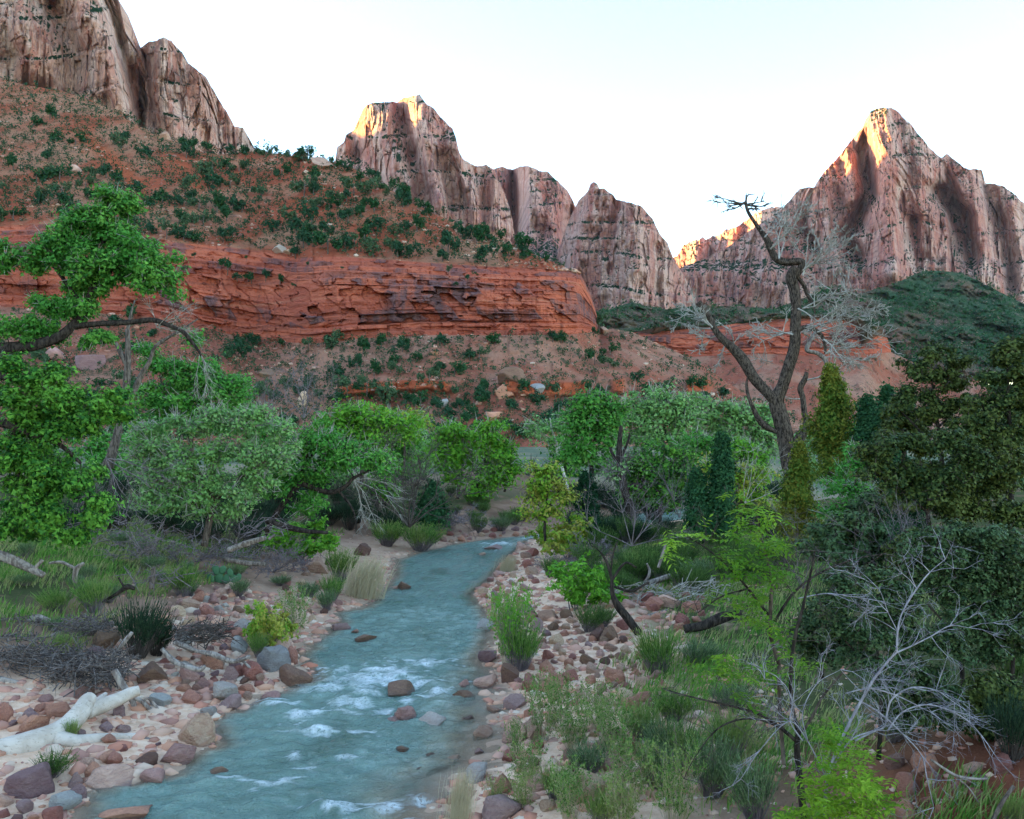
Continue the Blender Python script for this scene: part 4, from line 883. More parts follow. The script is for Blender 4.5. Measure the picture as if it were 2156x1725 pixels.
for i, (lb, D, pts) in enumerate([
    ("twisted grey root hanging down past the white log's fork", 18.0, [[(240, 1410, 10), (258, 1440, 12), (276, 1468, 11), (288, 1496, 9), (304, 1510, 8), (296, 1524, 7), (288, 1540, 5)], [(276, 1466, 6), (300, 1478, 7), (318, 1494, 6), (340, 1500, 5), (352, 1506, 4)], [(300, 1480, 4), (312, 1470, 5), (330, 1490, 5), (348, 1516, 3)]]),
    ("leaning bare grey pole against the dark bush", 19.5, [[(193, 1432, 8), (225, 1398, 8), (255, 1360, 7), (278, 1332, 6)]]),
    ("long grey driftwood log at the left edge above the sand", 18.6, [[(-30, 1426, 14), (20, 1436, 12), (52, 1442, 7)]]),
    ("dark weathered log behind the brush pile at the left edge", 21.5, [[(-20, 1330, 11), (30, 1344, 12), (60, 1358, 8), (90, 1376, 5)], [(48, 1352, 5), (58, 1374, 5), (66, 1388, 4)]]),
    ("curved split log on the brush pile", 20.5, [[(78, 1374, 9), (110, 1366, 11), (140, 1382, 10), (160, 1394, 6)]]),
    ("hollow pale stump end behind the brush pile", 22.5, [[(52, 1318, 12), (78, 1302, 16), (104, 1308, 10)]]),
    ("grey forked branch above the brush pile", 21.8, [[(70, 1360, 6), (100, 1346, 8), (126, 1330, 6)]]),
    ("long sinuous driftwood running towards the dark bush", 22.0, [[(160, 1336, 7), (190, 1334, 9), (215, 1316, 9), (240, 1312, 7)], [(206, 1320, 5), (190, 1304, 6), (170, 1296, 4)]]),
    ("twisted driftwood limb below the cobble heap", 19.6, [[(340, 1366, 6), (365, 1392, 9), (395, 1404, 8), (420, 1410, 9), (432, 1402, 5)]]),
    ("long grey driftwood limb ending by the grey boulder", 20.3, [[(410, 1370, 6), (450, 1378, 9), (490, 1392, 8), (525, 1382, 7)], [(505, 1388, 4), (520, 1400, 4), (528, 1408, 3)]]),
    ("pale driftwood stub among the cobbles by the dark bush", 20.6, [[(366, 1352, 8), (396, 1364, 9), (415, 1372, 5)]]),
    ("fallen dark log under the pale twigged cottonwood", 31.0, [[(560, 1096, 8), (600, 1108, 9), (640, 1118, 8), (690, 1122, 5)]]),
    ("broken trunk with pale split wood behind the grey bushes", 30.0, [[(480, 1160, 9), (520, 1144, 11), (560, 1132, 8)], [(566, 1136, 5), (578, 1126, 3)]]),
    ("fallen grey trunk in the grass behind the grey brush", 29.0, [[(470, 1178, 8), (520, 1186, 9), (560, 1188, 7)]]),
    ("thick leaning trunk base at the left edge in the grass", 23.5, [[(-30, 1160, 16), (20, 1178, 15), (60, 1196, 13), (92, 1212, 10)], [(70, 1200, 6), (90, 1180, 5)]]),
    ("black gnarled fallen branch in the grass", 24.5, [[(215, 1268, 3), (246, 1250, 6), (268, 1236, 9), (284, 1240, 5)], [(262, 1238, 4), (250, 1216, 3)]]),
    ("dead grey stub standing in the left grass", 25.5, [[(158, 1228, 8), (160, 1200, 9), (176, 1186, 5)], [(160, 1198, 5), (130, 1184, 5), (104, 1186, 4)]]),
    ("red brown splintered stump beside the green brush", 26.5, [[(320, 1240, 8), (322, 1216, 9), (324, 1194, 5)]]),
    ("big black fallen log at the foot of the lime leaved tree", 23.0, [[(1440, 1324, 14), (1480, 1316, 16), (1520, 1300, 18), (1560, 1290, 12)]]),
    ("pale fallen limb behind the leaning snag", 30.0, [[(1310, 1222, 10), (1340, 1232, 9), (1370, 1226, 8), (1402, 1216, 10), (1430, 1208, 8)], [(1356, 1230, 4), (1368, 1206, 5), (1362, 1186, 3)]]),
    ("short grey stick on the sand by the black log", 26.0, [[(1350, 1300, 4), (1380, 1292, 5), (1408, 1284, 3)]]),
    ("grey broken stub standing in the brush behind the snag", 29.0, [[(1386, 1196, 4), (1394, 1170, 6), (1402, 1146, 3)]]),
    ("thin crooked stick stranded in the shallows", 18.6, [[(968, 1510, 2), (1000, 1506, 2.5), (1030, 1514, 2), (1056, 1510, 1.5)]]),
    ("fallen stick on the red dirt at the bottom right", 9.6, [[(2090, 1728, 7), (2110, 1690, 7), (2135, 1655, 6)]]),
    ("exposed root crossing the dirt bank", 10.2, [[(1960, 1600, 4), (2010, 1632, 5), (2050, 1640, 4), (2080, 1640, 3)], [(2010, 1634, 3), (2040, 1660, 3), (2060, 1690, 2)]])]):
    if i in (18,): mt_ = M['bark_dark']
    elif i in (0, 1, 5, 8, 9, 10, 19, 20): mt_ = M['drift']
    elif i == 21: mt_ = M['drift']
    else: mt_ = M['bark_gray'] if i % 2 else M['drift']
    if i in (15, 11, 3): mt_ = M['bark_dark']
    wood("driftwood" if i < 11 or i in (20, 22, 23) else ("root" if i == 24 else "fallen_log"), lb, "driftwood" if i < 11 or i in (20, 22, 23) else ("root" if i == 24 else "log"), pts, D, mt_, part="log", sub="branch", k=12, gn=.22, seed=40 + i * 3)
def brush_pile(label, boxes, n, seed, mat):
    g = rng(seed); mb = MB()
    for (x, y, rx, ry_, D) in boxes:
        m = int(n * rx * ry_ / 2500); a = g.uniform(0, 6.28, m); r = np.sqrt(g.random(m))
        c_ = P(x + rx * r * np.cos(a), y + ry_ * r * np.sin(a), D + g.normal(size=m) * .5)
        d = nrm(np.stack([g.normal(size=m), g.normal(size=m) * .6, g.normal(size=m) * .45], -1)); L = g.uniform(.12, .5, m)[:, None]
        b_ = nrm(d + g.normal(size=d.shape) * .35); rr = g.uniform(.006, .018, m)
        sticks(mb, c_ - d * L, c_, rr, rr * .9); sticks(mb, c_, c_ + b_ * L, rr * .9, rr * .4)
    o = obj("brush_pile", mb.mesh("brush_pile", mat)); tag(o, label, None, None, "stuff")
brush_pile("tangled grey brush pile of flood wrack above the sand", [(60, 1400, 90, 40, 19.6), (170, 1420, 80, 26, 19.0), (120, 1385, 90, 24, 20.3), (40, 1360, 60, 26, 21), (240, 1400, 30, 36, 19.3), (30, 1312, 60, 16, 22.6), (180, 1320, 60, 20, 21.8)], 330, 61, M['wrack'])
brush_pile("dark twig tangle lodged against the white slab", [(430, 1332, 60, 18, 21.2)], 420, 62, M['twig_dark'])
brush_pile("grey twig litter beneath the left cottonwoods", [(250, 1120, 110, 30, 28.5), (560, 1110, 60, 22, 30), (330, 1215, 60, 18, 26.5)], 90, 63, M['twig_gray'])
brush_pile("pale twig jumble behind the leaning snag", [(1345, 1246, 60, 16, 28.0), (1480, 1250, 70, 30, 27)], 140, 64, M['twig'])
# ---------------------------------------------------------------- trees
def grow(limbs, targets, g, mb, k=5, rmin=.010, droop=.0, wob=.10, rfac=.012):
    """join every target to the nearest wood already standing, thickest limbs first"""
    pts = np.concatenate([q[2:] for q, r in limbs]); rad = np.concatenate([r[2:] for q, r in limbs])
    d = np.array([np.min(np.linalg.norm(pts - t, axis=1)) for t in targets]); order = np.argsort(d)
    for i in order:
        t = targets[i]; dd = np.linalg.norm(pts - t, axis=1) - 1.2 * np.minimum(rad, .15); j = int(np.argmin(dd)); a = pts[j]; L = np.linalg.norm(t - a)
        if L < .05: continue
        r0 = min(rad[j] * .65, rmin + rfac * L); n = 5 if L < 1 else 7
        u = np.linspace(0, 1, n)[:, None]
        q = a + (t - a) * u + (g.normal(size=(n, 3)) * wob * L * .35 + np.array([0, 0, .18 * L + droop * L])) * (u * (1 - u) * 2)
        rr = np.linspace(r0, rmin * .5, n)
        tube(mb, q, rr, k if r0 > .03 else 3, 0, 0, False)
        pts = np.vstack([pts, q[1:]]); rad = np.concatenate([rad, rr[1:]])
def lobe_points(lobes, D, g, per, dz=.9):
    out = []
    for lb in lobes:
        x, y, rx, ry_ = lb[:4]; od = lb[4] if len(lb) > 4 else 0.
        n = max(4, int(1.25 * per * rx * ry_ / 1000.)); v = nrm(g.normal(size=(n * 2, 3))); r = g.random(n * 2) ** .45 * (.72 + .75 * np.abs(vn(v[:, 0] * 1.7 + x * .37, v[:, 1] * 1.7 + y * .53, v[:, 2] * 1.7, 9)) + .25 * vn(v[:, 0] * 4 + x, v[:, 1] * 4, v[:, 2] * 4 + y, 10))
        p = v * r[:, None]; keep = vn(p[:, 0] * 2.6 + x, p[:, 1] * 2.6 + y, p[:, 2] * 2.6, 5) + .12 * g.normal(size=n * 2) > -.12; p = p[keep][:n]
        Dq = D + od; k_ = Dq / F; c_ = P(x, y, Dq)
        out.append(c_ + p * np.array([rx * k_, min(rx, ry_ * 1.6) * k_ * dz, ry_ * k_]))
    return np.concatenate(out)
def crown_leaves(mb, C, ctr, g, n, cr, size, up=.6, outw=.7, wind=(.25, 0, 0), flat=.7, aspect=.7):
    c_ = np.repeat(C, n, 0); m = len(c_)
    cs_ = np.repeat(g.uniform(.6, 1.55, len(C)), n)[:, None]; p = c_ + g.normal(size=(m, 3)) * np.array([cr, cr, cr * flat]) * .46 * cs_ + np.array(wind) * cr * g.random((m, 1))
    N = g.normal(size=(m, 3)) * .6 + nrm(p - ctr) * outw * .7 + np.array([0, 0, up]) + nrm(p - c_) * 1.1
    leaves(mb, p, N, 1.15 * size * g.uniform(.45, 1.5, m), g, aspect * 1.1, tri=True)
def tree(name, label, limbs, lobes, D, leaf='cw', bark='bark', twig='twig', per=9., n=46, cr=None, ls=None, tw=3, tr=None, group=None, seed=0, k=10, gn=.14, cat="tree", base=None, rfac=.017, extra=None, twl=1.4):
    g = rng(seed); sc = D / F
    cr = (20 * sc) if cr is None else cr; ls = (6.5 * sc) if ls is None else ls; tr = (.9 * sc) if tr is None else tr
    b = base if base is not None else P(limbs[0][0][0], limbs[0][0][1], D + (limbs[0][0][3] if len(limbs[0][0]) > 3 else 0))
    root = thing(name, label, cat, b, group)
    mb = MB(); LB = [px_tube(mb, l_, D, k, None, gn, seed + i) for i, l_ in enumerate(limbs)]
    C = lobe_points(lobes, D, g, per) if lobes else np.zeros((0, 3))
    if len(C): grow(LB, C, g, mb, 5, tr * 1.2, rfac=rfac)
    obj("trunk", mb.mesh("trunk", M[bark], b), root)
    if len(C):
        ctr = C.mean(0) - [0, 0, .3 * np.ptp(C[:, 2])]
        if tw:
            tb = MB(); A = np.repeat(C, tw, 0); d = nrm(g.normal(size=A.shape) + nrm(A - ctr) * .9 + [.35, -.25, .1]); L = cr * twl * g.uniform(.5, 1.2, (len(A), 1))
            Bm = A + d * L * .55; d2 = nrm(d + g.normal(size=d.shape) * .45); sticks(tb, A, A + d * L, tr * np.ones(len(A)), tr * .35 * np.ones(len(A)))
            obj("twigs", tb.mesh("twigs", M[twig], b), root)["kind"] = "stuff"
        cb = MB(); crown_leaves(cb, C, ctr, g, int(n * (3.2 if leaf.startswith('oak') else 2.9)), cr, ls * (1.35 if leaf.startswith('oak') else .95)); obj("crown", cb.mesh("crown", M[leaf], b, False), root)["kind"] = "stuff"
    if extra: extra(root, b, g)
    return root

# ---- cottonwoods of the left bank
tree("cottonwood", "tall wind swept cottonwood with thick leaning limb reaching in from the left edge",
     [[(-90, 770, 26), (-20, 742, 22), (40, 732, 20), (80, 726, 19), (128, 708, 17), (156, 682, 15), (180, 655, 12), (190, 615, 10), (205, 560, 8), (220, 490, 5), (228, 420, 3)],
      [(150, 688, 12), (180, 684, 11), (215, 682, 10), (272, 679, 9), (320, 674, 8), (352, 684, 8), (384, 698, 7), (402, 718, 6), (420, 742, 4), (432, 770, 2)],
      [(180, 655, 8), (150, 610, 7), (110, 560, 5), (70, 545, 3)], [(190, 615, 7), (250, 580, 6), (320, 590, 4)], [(2, 735, 14, -.6), (4, 770, 15, -.6), (6, 800, 15, -.6)]],
     [(195, 470, 72, 40), (250, 520, 80, 46), (150, 500, 58, 42), (300, 560, 66, 40), (330, 590, 58, 28), (215, 560, 90, 42), (120, 530, 46, 36), (222, 412, 26, 24), (262, 430, 36, 26), (60, 548, 44, 22), (180, 600, 70, 32), (5, 545, 22, 34), (150, 650, 70, 26), (60, 690, 70, 30), (100, 640, 44, 22), (205, 712, 44, 14), (310, 530, 36, 30)],
     26, 'cw', 'bark_dark', 'twig', per=10.5, n=46, tw=4, seed=11, cr=.26, ls=.105)
tree("cottonwood", "dark leafy cottonwood filling the left edge below the leaning limb",
     [[(-80, 860, 22), (-20, 884, 18), (30, 898, 15), (80, 918, 12), (130, 940, 8), (170, 975, 5)], [(60, 910, 8), (110, 890, 7), (180, 872, 5), (240, 866, 3)], [(30, 900, 10), (20, 960, 8), (60, 1030, 6), (90, 1090, 4)], [(-60, 1100, 20), (-20, 1000, 18), (-40, 880, 18)]],
     [(30, 830, 66, 46), (100, 800, 60, 30), (130, 840, 60, 36), (210, 865, 60, 34), (250, 850, 30, 26), (60, 890, 70, 34), (160, 900, 60, 30), (40, 960, 66, 42), (110, 990, 60, 40), (50, 1040, 66, 40), (100, 1090, 50, 34), (30, 1110, 50, 34), (170, 1010, 44, 34), (200, 1080, 26, 40), (140, 1130, 40, 20), (20, 770, 36, 24)],
     23, 'cw_dark', 'bark_dark', 'twig_dark', per=9, n=44, tw=3, seed=12, cr=.27, ls=.11)
def rusty(root, b, g):
    mb = MB(); c_ = P(np.array([100., 118, 150, 92]), np.array([938., 945, 950, 960]), 22.0); crown_leaves(mb, np.repeat(c_, 3, 0), c_.mean(0), g, 18, .18, .08); obj("dead_leaves", mb.mesh("dead_leaves", M['needle_red'], b, False), root)
tree("snag", "grey forked snag standing behind the left cottonwoods",
     [[(228, 985, 17), (238, 950, 16), (250, 900, 14), (262, 850, 13), (268, 790, 11), (269, 740, 10), (268, 694, 8)], [(268, 772, 8), (256, 746, 8), (244, 722, 6)], [(270, 850, 9), (282, 824, 10), (298, 788, 8), (314, 762, 7), (326, 732, 6), (352, 712, 5), (378, 698, 4), (404, 680, 3), (416, 672, 2)], [(268, 700, 6), (276, 660, 4), (284, 632, 2)]],
     [], 33, bark='bark_gray', seed=13)
tree("cottonwood", "bushy cottonwood with rounded crown left of the river below the red cliff",
     [[(420, 1080, 10), (410, 1000, 9), (402, 930, 8), (410, 870, 6), (430, 810, 4)], [(404, 900, 5), (360, 850, 4), (335, 790, 2)], [(408, 880, 5), (460, 850, 4), (510, 830, 2)]],
     [(440, 785, 62, 34), (490, 830, 50, 36), (390, 800, 56, 36), (340, 770, 40, 26), (400, 850, 70, 34), (470, 880, 56, 30), (330, 830, 44, 34), (515, 850, 26, 28), (300, 740, 40, 16), (330, 890, 50, 30), (390, 715, 30, 12)],
     38, 'cw', 'bark', 'twig', per=9, n=40, seed=14)
tree("cottonwood", "low pale twigged cottonwood spreading over the left bank",
     [[(430, 1150, 12), (440, 1100, 11), (450, 1050, 9), (420, 1000, 6), (390, 960, 4)], [(446, 1060, 7), (500, 1010, 5), (560, 970, 3)], [(440, 1080, 7), (370, 1040, 5), (320, 1000, 3)]],
     [(300, 905, 34, 26), (355, 890, 34, 20), (400, 905, 36, 22), (450, 880, 40, 24), (500, 900, 36, 26), (545, 880, 40, 24), (590, 915, 34, 26), (350, 945, 50, 30), (430, 950, 60, 30), (510, 950, 56, 30), (290, 960, 30, 30), (380, 990, 64, 28), (460, 1010, 64, 28), (540, 1000, 50, 28), (320, 1000, 36, 30), (400, 1040, 70, 24), (510, 1040, 50, 22), (580, 960, 36, 34), (350, 1060, 50, 24), (450, 1075, 60, 22), (320, 1030, 40, 26)],
     31, 'cw_pale', 'bark', 'twig', per=10, n=30, tw=6, seed=15, twl=1.6)
def dead_spray(root, b, g):
    mb = MB(); 
    for (x, y, D, dx, dz, n_, L) in [(232, 960, 28, .9, -.6, 5, 1.6), (250, 985, 28, .5, -.8, 5, 1.7), (210, 1000, 27.5, -.2, -1, 4, 1.5), (270, 1010, 28, .9, -.7, 4, 1.4)]:
        for i in range(n_):
            A, B_, ra, rb, tp_ = spray(P(x, y, D), (dx + g.normal() * .4, g.normal() * .3, dz + g.normal() * .3), L, .02, g, 3, 6, .6, -.04, .2); sticks(mb, A, B_, ra, rb)
    obj("dead_twigs", mb.mesh("dead_twigs", M['twig_gray'], b), root)
tree("cottonwood", "young cottonwood with dark curved limb over the left shore",
     [[(560, 1120, 9), (590, 1070, 9), (630, 1022, 9), (665, 1030, 8), (700, 1036, 8), (730, 1022, 7), (745, 1006, 6), (775, 992, 4), (800, 970, 2)], [(630, 1022, 7), (640, 980, 6), (650, 930, 4), (640, 900, 2)], [(712, 1034, 4), (735, 1060, 4), (748, 1090, 3), (750, 1125, 2)], [(655, 960, 4), (700, 930, 3), (740, 920, 2)]],
     [(630, 930, 60, 36), (680, 920, 56, 34), (640, 980, 62, 40), (700, 960, 50, 34), (740, 950, 40, 26), (770, 975, 46, 22), (600, 1010, 40, 36), (660, 1060, 40, 26), (790, 960, 26, 18)],
     34, 'cw', 'bark_dark', 'twig', per=9, n=36, tw=5, seed=16, extra=lambda r_, b_, g_: None)
tree("cottonwood", "bright cottonwood with yellowing right side behind the left shore",
     [[(760, 1040, 7), (762, 990, 7), (755, 940, 5), (745, 890, 3)], [(760, 960, 5), (800, 920, 4), (840, 890, 2)]],
     [(735, 875, 56, 26), (775, 880, 46, 26), (700, 895, 36, 24), (810, 895, 40, 24), (780, 920, 50, 26), (730, 920, 50, 26), (840, 905, 40, 26)], 48, 'cw_bright', 'bark', 'twig', per=9, n=34, seed=17)
tree("boxelder", "yellow green treetop behind the dark bare tamarisk", [[(850, 1000, 4), (852, 950, 4), (850, 890, 2)]], [(850, 882, 36, 18), (820, 878, 30, 14), (880, 886, 24, 14), (850, 905, 40, 16)], 52, 'yellowgreen', 'bark', 'twig', per=10, n=26, seed=18)
tree("cottonwood", "left one of the two small cottonwoods at the river bend", [[(964, 1050, 6), (967, 1015, 6), (970, 985, 5), (955, 940, 3), (940, 905, 2)], [(969, 990, 4), (990, 950, 3), (985, 915, 2)], [(966, 1046, 3, -.5), (980, 1030, 4, -.5), (996, 1036, 2, -.5)]],
     [(930, 915, 32, 20), (960, 905, 26, 16), (955, 945, 40, 24), (930, 975, 36, 22), (980, 960, 34, 24), (990, 930, 24, 20), (915, 945, 18, 22), (950, 1005, 30, 14)], 60, 'cw_bright', 'bark_gray', 'twig', per=12, n=30, seed=19)
tree("cottonwood", "right and taller one of the two small cottonwoods at the river bend", [[(998, 1046, 6), (1006, 1020, 6), (1018, 980, 5), (1024, 940, 4), (1030, 900, 2)], [(1062, 1036, 4, 3), (1070, 1010, 4, 3), (1072, 970, 3, 3), (1065, 930, 2, 2)], [(1018, 985, 3), (1050, 950, 3), (1070, 920, 1.5)]],
     [(1025, 893, 24, 16), (1010, 915, 24, 20), (1045, 920, 34, 24), (1025, 950, 34, 24), (1065, 955, 30, 30), (1040, 985, 34, 26), (1075, 985, 22, 26), (1020, 1015, 30, 22), (1010, 1040, 24, 16), (1060, 1010, 26, 16)], 58, 'cw_bright', 'bark_dark', 'twig', per=12, n=30, seed=20)
for lb, x, y, w, D, lf, sd in [("far cottonwood crown filling the gap behind the grey snag", 210, 985, 60, 66, 'cw', 201), ("far pale cottonwood behind the rounded crown left of the river", 300, 975, 60, 70, 'cw_pale', 202), ("far cottonwood behind the left shore's dark curved limb", 570, 965, 52, 64, 'cw', 203), ("far low cottonwood beneath the yellow green treetop", 830, 985, 50, 66, 'cw_dark', 204), ("far cottonwood left of the two small ones at the bend", 880, 985, 40, 74, 'cw_pale', 205), ("far cottonwood behind the airy white forked one", 1190, 990, 50, 80, 'cw_dark', 207), ("low crown filling under the pale cottonwoods", 1460, 990, 60, 58, 'cw', 208), ("low crown behind the feathery juniper column", 1560, 1000, 60, 60, 'cw_bright', 209), ("crown behind the great dead tree's foot", 1690, 985, 60, 62, 'cw_pale', 210), ("dull crown right of the great dead tree", 1790, 960, 60, 58, 'cw_dark', 211), ("small crown in the gap left of the tamarisk", 700, 1000, 44, 56, 'cw_pale', 212), ("far leafy crown at the left edge under the leaning limb", 60, 960, 70, 50, 'cw_dark', 213), ("low crown between the curved limb and the tamarisk", 800, 1030, 40, 46, 'cw_dark', 214)]:
    tree("cottonwood", lb, [[(x, y + 45, 5), (x + 2, y, 4), (x - 3, y - 40, 2)]], [(x - w * .4, y - 40, w * .5, 24), (x + w * .4, y - 45, w * .5, 24), (x, y - 62, w * .5, 18), (x, y - 20, w * .8, 26), (x - w * .3, y + 5, w * .6, 22), (x + w * .4, y + 5, w * .6, 22)], D, lf, 'bark_gray', 'twig', per=9, n=26, tw=3, seed=sd)
# ---- cottonwoods right of the bend
tree("cottonwood", "airy cottonwood with white forked trunk right of the field", [[(1198, 1040, 5), (1185, 990, 5), (1174, 955, 5), (1172, 935, 4.5), (1162, 905, 3), (1158, 880, 2)], [(1174, 950, 4), (1190, 920, 3.5), (1210, 905, 2), (1222, 890, 1.2)], [(1170, 940, 3), (1148, 920, 2.5), (1120, 905, 1.5)]],
     [(1150, 905, 34, 20), (1180, 890, 30, 18), (1125, 910, 22, 16), (1210, 900, 22, 18), (1165, 925, 26, 14)], 56, 'cw_pale', 'white_wood_thin', 'twig', per=9, n=22, tw=5, seed=21)
tree("cottonwood", "tall cottonwood whose rounded top stands highest right of the bend", [[(1250, 1080, 8), (1245, 1000, 8), (1250, 940, 6), (1260, 890, 4), (1255, 850, 2)], [(1248, 950, 5), (1215, 910, 4), (1200, 880, 2)], [(1250, 930, 4), (1290, 900, 3)]],
     [(1250, 845, 48, 22), (1285, 860, 36, 22), (1220, 865, 36, 22), (1250, 885, 56, 24), (1205, 900, 32, 20), (1225, 930, 40, 22), (1205, 955, 36, 24), (1270, 920, 36, 22), (1290, 890, 24, 18), (1250, 970, 40, 26)], 50, 'cw', 'bark_dark', 'twig', per=11, n=36, seed=22)
tree("cottonwood", "pale green cottonwood behind the dark broken trunk", [[(1400, 1020, 8), (1395, 950, 7), (1400, 890, 5), (1395, 840, 2)], [(1398, 920, 4), (1350, 880, 3), (1330, 850, 2)], [(1398, 900, 4), (1440, 870, 3)]],
     [(1395, 835, 40, 20), (1350, 855, 36, 20), (1330, 840, 24, 16), (1430, 850, 40, 22), (1390, 875, 50, 22), (1340, 890, 40, 22), (1440, 885, 44, 20), (1370, 920, 50, 22), (1320, 925, 32, 22), (1420, 920, 44, 22), (1310, 880, 20, 24)], 62, 'cw_pale', 'bark_dark', 'twig', per=11, n=30, tw=5, seed=23)
tree("cottonwood", "broad pale cottonwood left of the dead tree's trunk", [[(1550, 1040, 8), (1545, 960, 7), (1530, 890, 4)], [(1546, 950, 4), (1600, 900, 3)], [(1545, 960, 4), (1490, 920, 3)]],
     [(1510, 860, 46, 20), (1560, 865, 48, 22), (1610, 880, 40, 24), (1480, 885, 40, 24), (1540, 895, 56, 24), (1600, 915, 46, 24), (1500, 925, 50, 24), (1560, 945, 60, 26), (1470, 850, 26, 14), (1620, 940, 30, 24), (1500, 960, 50, 24)], 68, 'cw_pale', 'bark_gray', 'twig', per=11, n=28, tw=5, seed=24)
tree("cottonwood", "glossy dark green cottonwood in front of the pale ones", [[(1390, 1120, 8), (1390, 1060, 7), (1400, 1010, 5), (1420, 985, 3)], [(1392, 1040, 5), (1350, 1010, 4), (1330, 980, 2)], [(1396, 1020, 4), (1450, 1000, 3)]],
     [(1380, 955, 44, 24), (1340, 975, 36, 26), (1420, 975, 46, 22), (1450, 995, 36, 18), (1380, 1000, 56, 26), (1340, 1030, 44, 32), (1430, 1020, 40, 20), (1380, 1055, 50, 26), (1310, 1000, 22, 24)], 44, 'cw_dark', 'bark_dark', 'twig_dark', per=11, n=36, seed=25)
tree("cottonwood", "yellowish green low crown between the glossy tree and the dead tree", [[(1560, 1130, 6), (1560, 1060, 6), (1550, 1000, 3)]], [(1500, 985, 40, 24), (1550, 1000, 46, 26), (1590, 1010, 36, 26), (1530, 1040, 46, 28), (1580, 1060, 40, 28), (1490, 1030, 34, 26), (1610, 1050, 30, 26), (1470, 1070, 36, 24)], 42, 'yellowgreen', 'bark_gray', 'twig', per=9, n=28, tw=5, seed=26)
tree("boxelder", "leafy green boxelder sapling leaning over the right shore behind the cobbles", [[(1148, 1140, 5), (1147, 1110, 4.5), (1150, 1070, 4), (1152, 1030, 3), (1155, 990, 2)], [(1150, 1080, 3), (1120, 1050, 2)], [(1150, 1070, 3), (1180, 1030, 2)]],
     [(1150, 985, 36, 20), (1125, 1015, 34, 20), (1170, 1010, 40, 22), (1145, 1045, 50, 22), (1185, 1045, 30, 22), (1110, 1045, 26, 18), (1120, 1080, 36, 16), (1165, 1075, 36, 18)], 40, 'yellowgreen', 'bark_dark', 'twig_dark', per=8, n=24, tw=4, seed=27)
tree("snag", "dark broken cottonwood trunk standing left of the glossy tree",
     [[(1336, 1120, 17), (1330, 1085, 15), (1322, 1055, 13), (1312, 1020, 13), (1306, 985, 11), (1304, 950, 10), (1306, 915, 8), (1308, 896, 6)], [(1318, 1030, 8), (1338, 1022, 9), (1352, 1026, 7)], [(1306, 980, 7), (1292, 960, 6), (1284, 942, 4)], [(1310, 960, 5), (1322, 930, 4), (1326, 912, 3)]],
     [(1300, 1000, 34, 26), (1330, 985, 30, 20)], 43, 'cw_pale', 'bark_dark', 'twig_gray', per=5, n=8, tw=10, seed=28, twl=2.)

# ---- the bare dark tamarisk and other leafless crowns
def bare(name, label, x, y, D, dirs, L, r, seed, mat='twig_dark', levels=4, kids=6, ang=.55, up=.02, group=None, cat="tree", trunk=None):
    g = rng(seed); b = P(x, y, D); b[2] = max(float(zg(b[0], b[1])), b[2] - .3); root = thing(name, label, cat, b, group); mb = MB(); tb = MB()
    for d in dirs:
        A, B_, ra, rb, _ = spray(P(x, y, D), d, L, r, g, levels, kids - 1, ang, up, .16, 3); th = ra > r * .3
        sticks(mb, A[th], B_[th], ra[th], rb[th]); sticks(tb, A[~th], B_[~th], ra[~th], rb[~th])
    obj("stems", mb.mesh("stems", M[mat], b), root); obj("twigs", tb.mesh("twigs", M[mat], b), root)["kind"] = "stuff"; return root
bare("tamarisk", "dense leafless dark tamarisk on the left shore before the bend", 862, 1110, 41, [(.2, 0, 1), (-.4, .1, 1), (.6, -.1, .9), (-.8, 0, .7), (0, -.3, 1), (.35, .3, 1), (-.15, .2, 1.1), (.9, 0, .6), (-.6, -.2, .9)], 3.2, .05, 71, 'twig_dark', 4, 7)
bare("tamarisk", "leafless grey tree under the hillside left of centre", 640, 880, 62, [(.1, 0, 1), (-.4, 0, 1), (.5, 0, 1), (-.1, .2, 1), (.8, 0, .8)], 3.2, .05, 72, 'twig_gray', 4, 6)
bare("tamarisk", "leafless grey scrub left of the leafless tree under the hillside", 575, 900, 60, [(.1, 0, 1), (-.6, 0, .8), (.6, 0, .8), (-.2, .2, 1)], 2.6, .045, 73, 'twig_gray', 4, 6)
bare("dead_bush", "fan of pale dead branches drooping from the dark curved limb", 745, 1012, 34, [(.7, -.2, -.3), (.6, 0, -.7), (.5, .1, -.9), (.8, 0, -.1), (.3, 0, -1)], 1.5, .022, 74, 'twig', 3, 7, .45, -.03)
bare("dead_bush", "grey dead twig fan hanging under the dark leafy cottonwood", 222, 965, 26.5, [(.9, 0, -.5), (.6, 0, -.8), (.3, -.2, -1), (-.2, 0, -1), (1, .1, -.2), (.8, -.2, -.9)], 1.6, .022, 75, 'twig_gray', 3, 8, .5, -.03)
bare("dead_bush", "pale dead twigs on the limb under the wind swept crown", 330, 690, 26, [(.8, 0, .5), (1, .1, .1), (.5, -.2, .5), (.9, 0, -.2), (-.3, 0, .6), (1, 0, .35)], 1.0, .014, 76, 'twig', 3, 8, .45, .0)
bare("dead_bush", "drooping pale twig tuft at the leaning limb's tip", 420, 742, 26, [(.2, 0, -1), (.4, 0, -.8), (-.2, 0, -.9)], 1.0, .014, 77, 'twig', 3, 8, .4, -.03)
bare("bare_shrub", "wide leafless grey shrub in front of the dark broken trunk", 1330, 1150, 33, [(-.8, 0, .5), (-.4, 0, .9), (.2, 0, 1), (.7, 0, .7), (1, 0, .35), (.5, -.2, .8), (-.1, .2, 1)], 2.0, .025, 78, 'twig_gray', 4, 6, .5)
bare("bare_shrub", "thin leafless branch rising over the glossy cottonwood", 1430, 1090, 38, [(-.5, 0, 1), (.2, 0, 1), (-.2, 0, 1)], 2.6, .022, 79, 'twig_gray', 4, 5, .45)
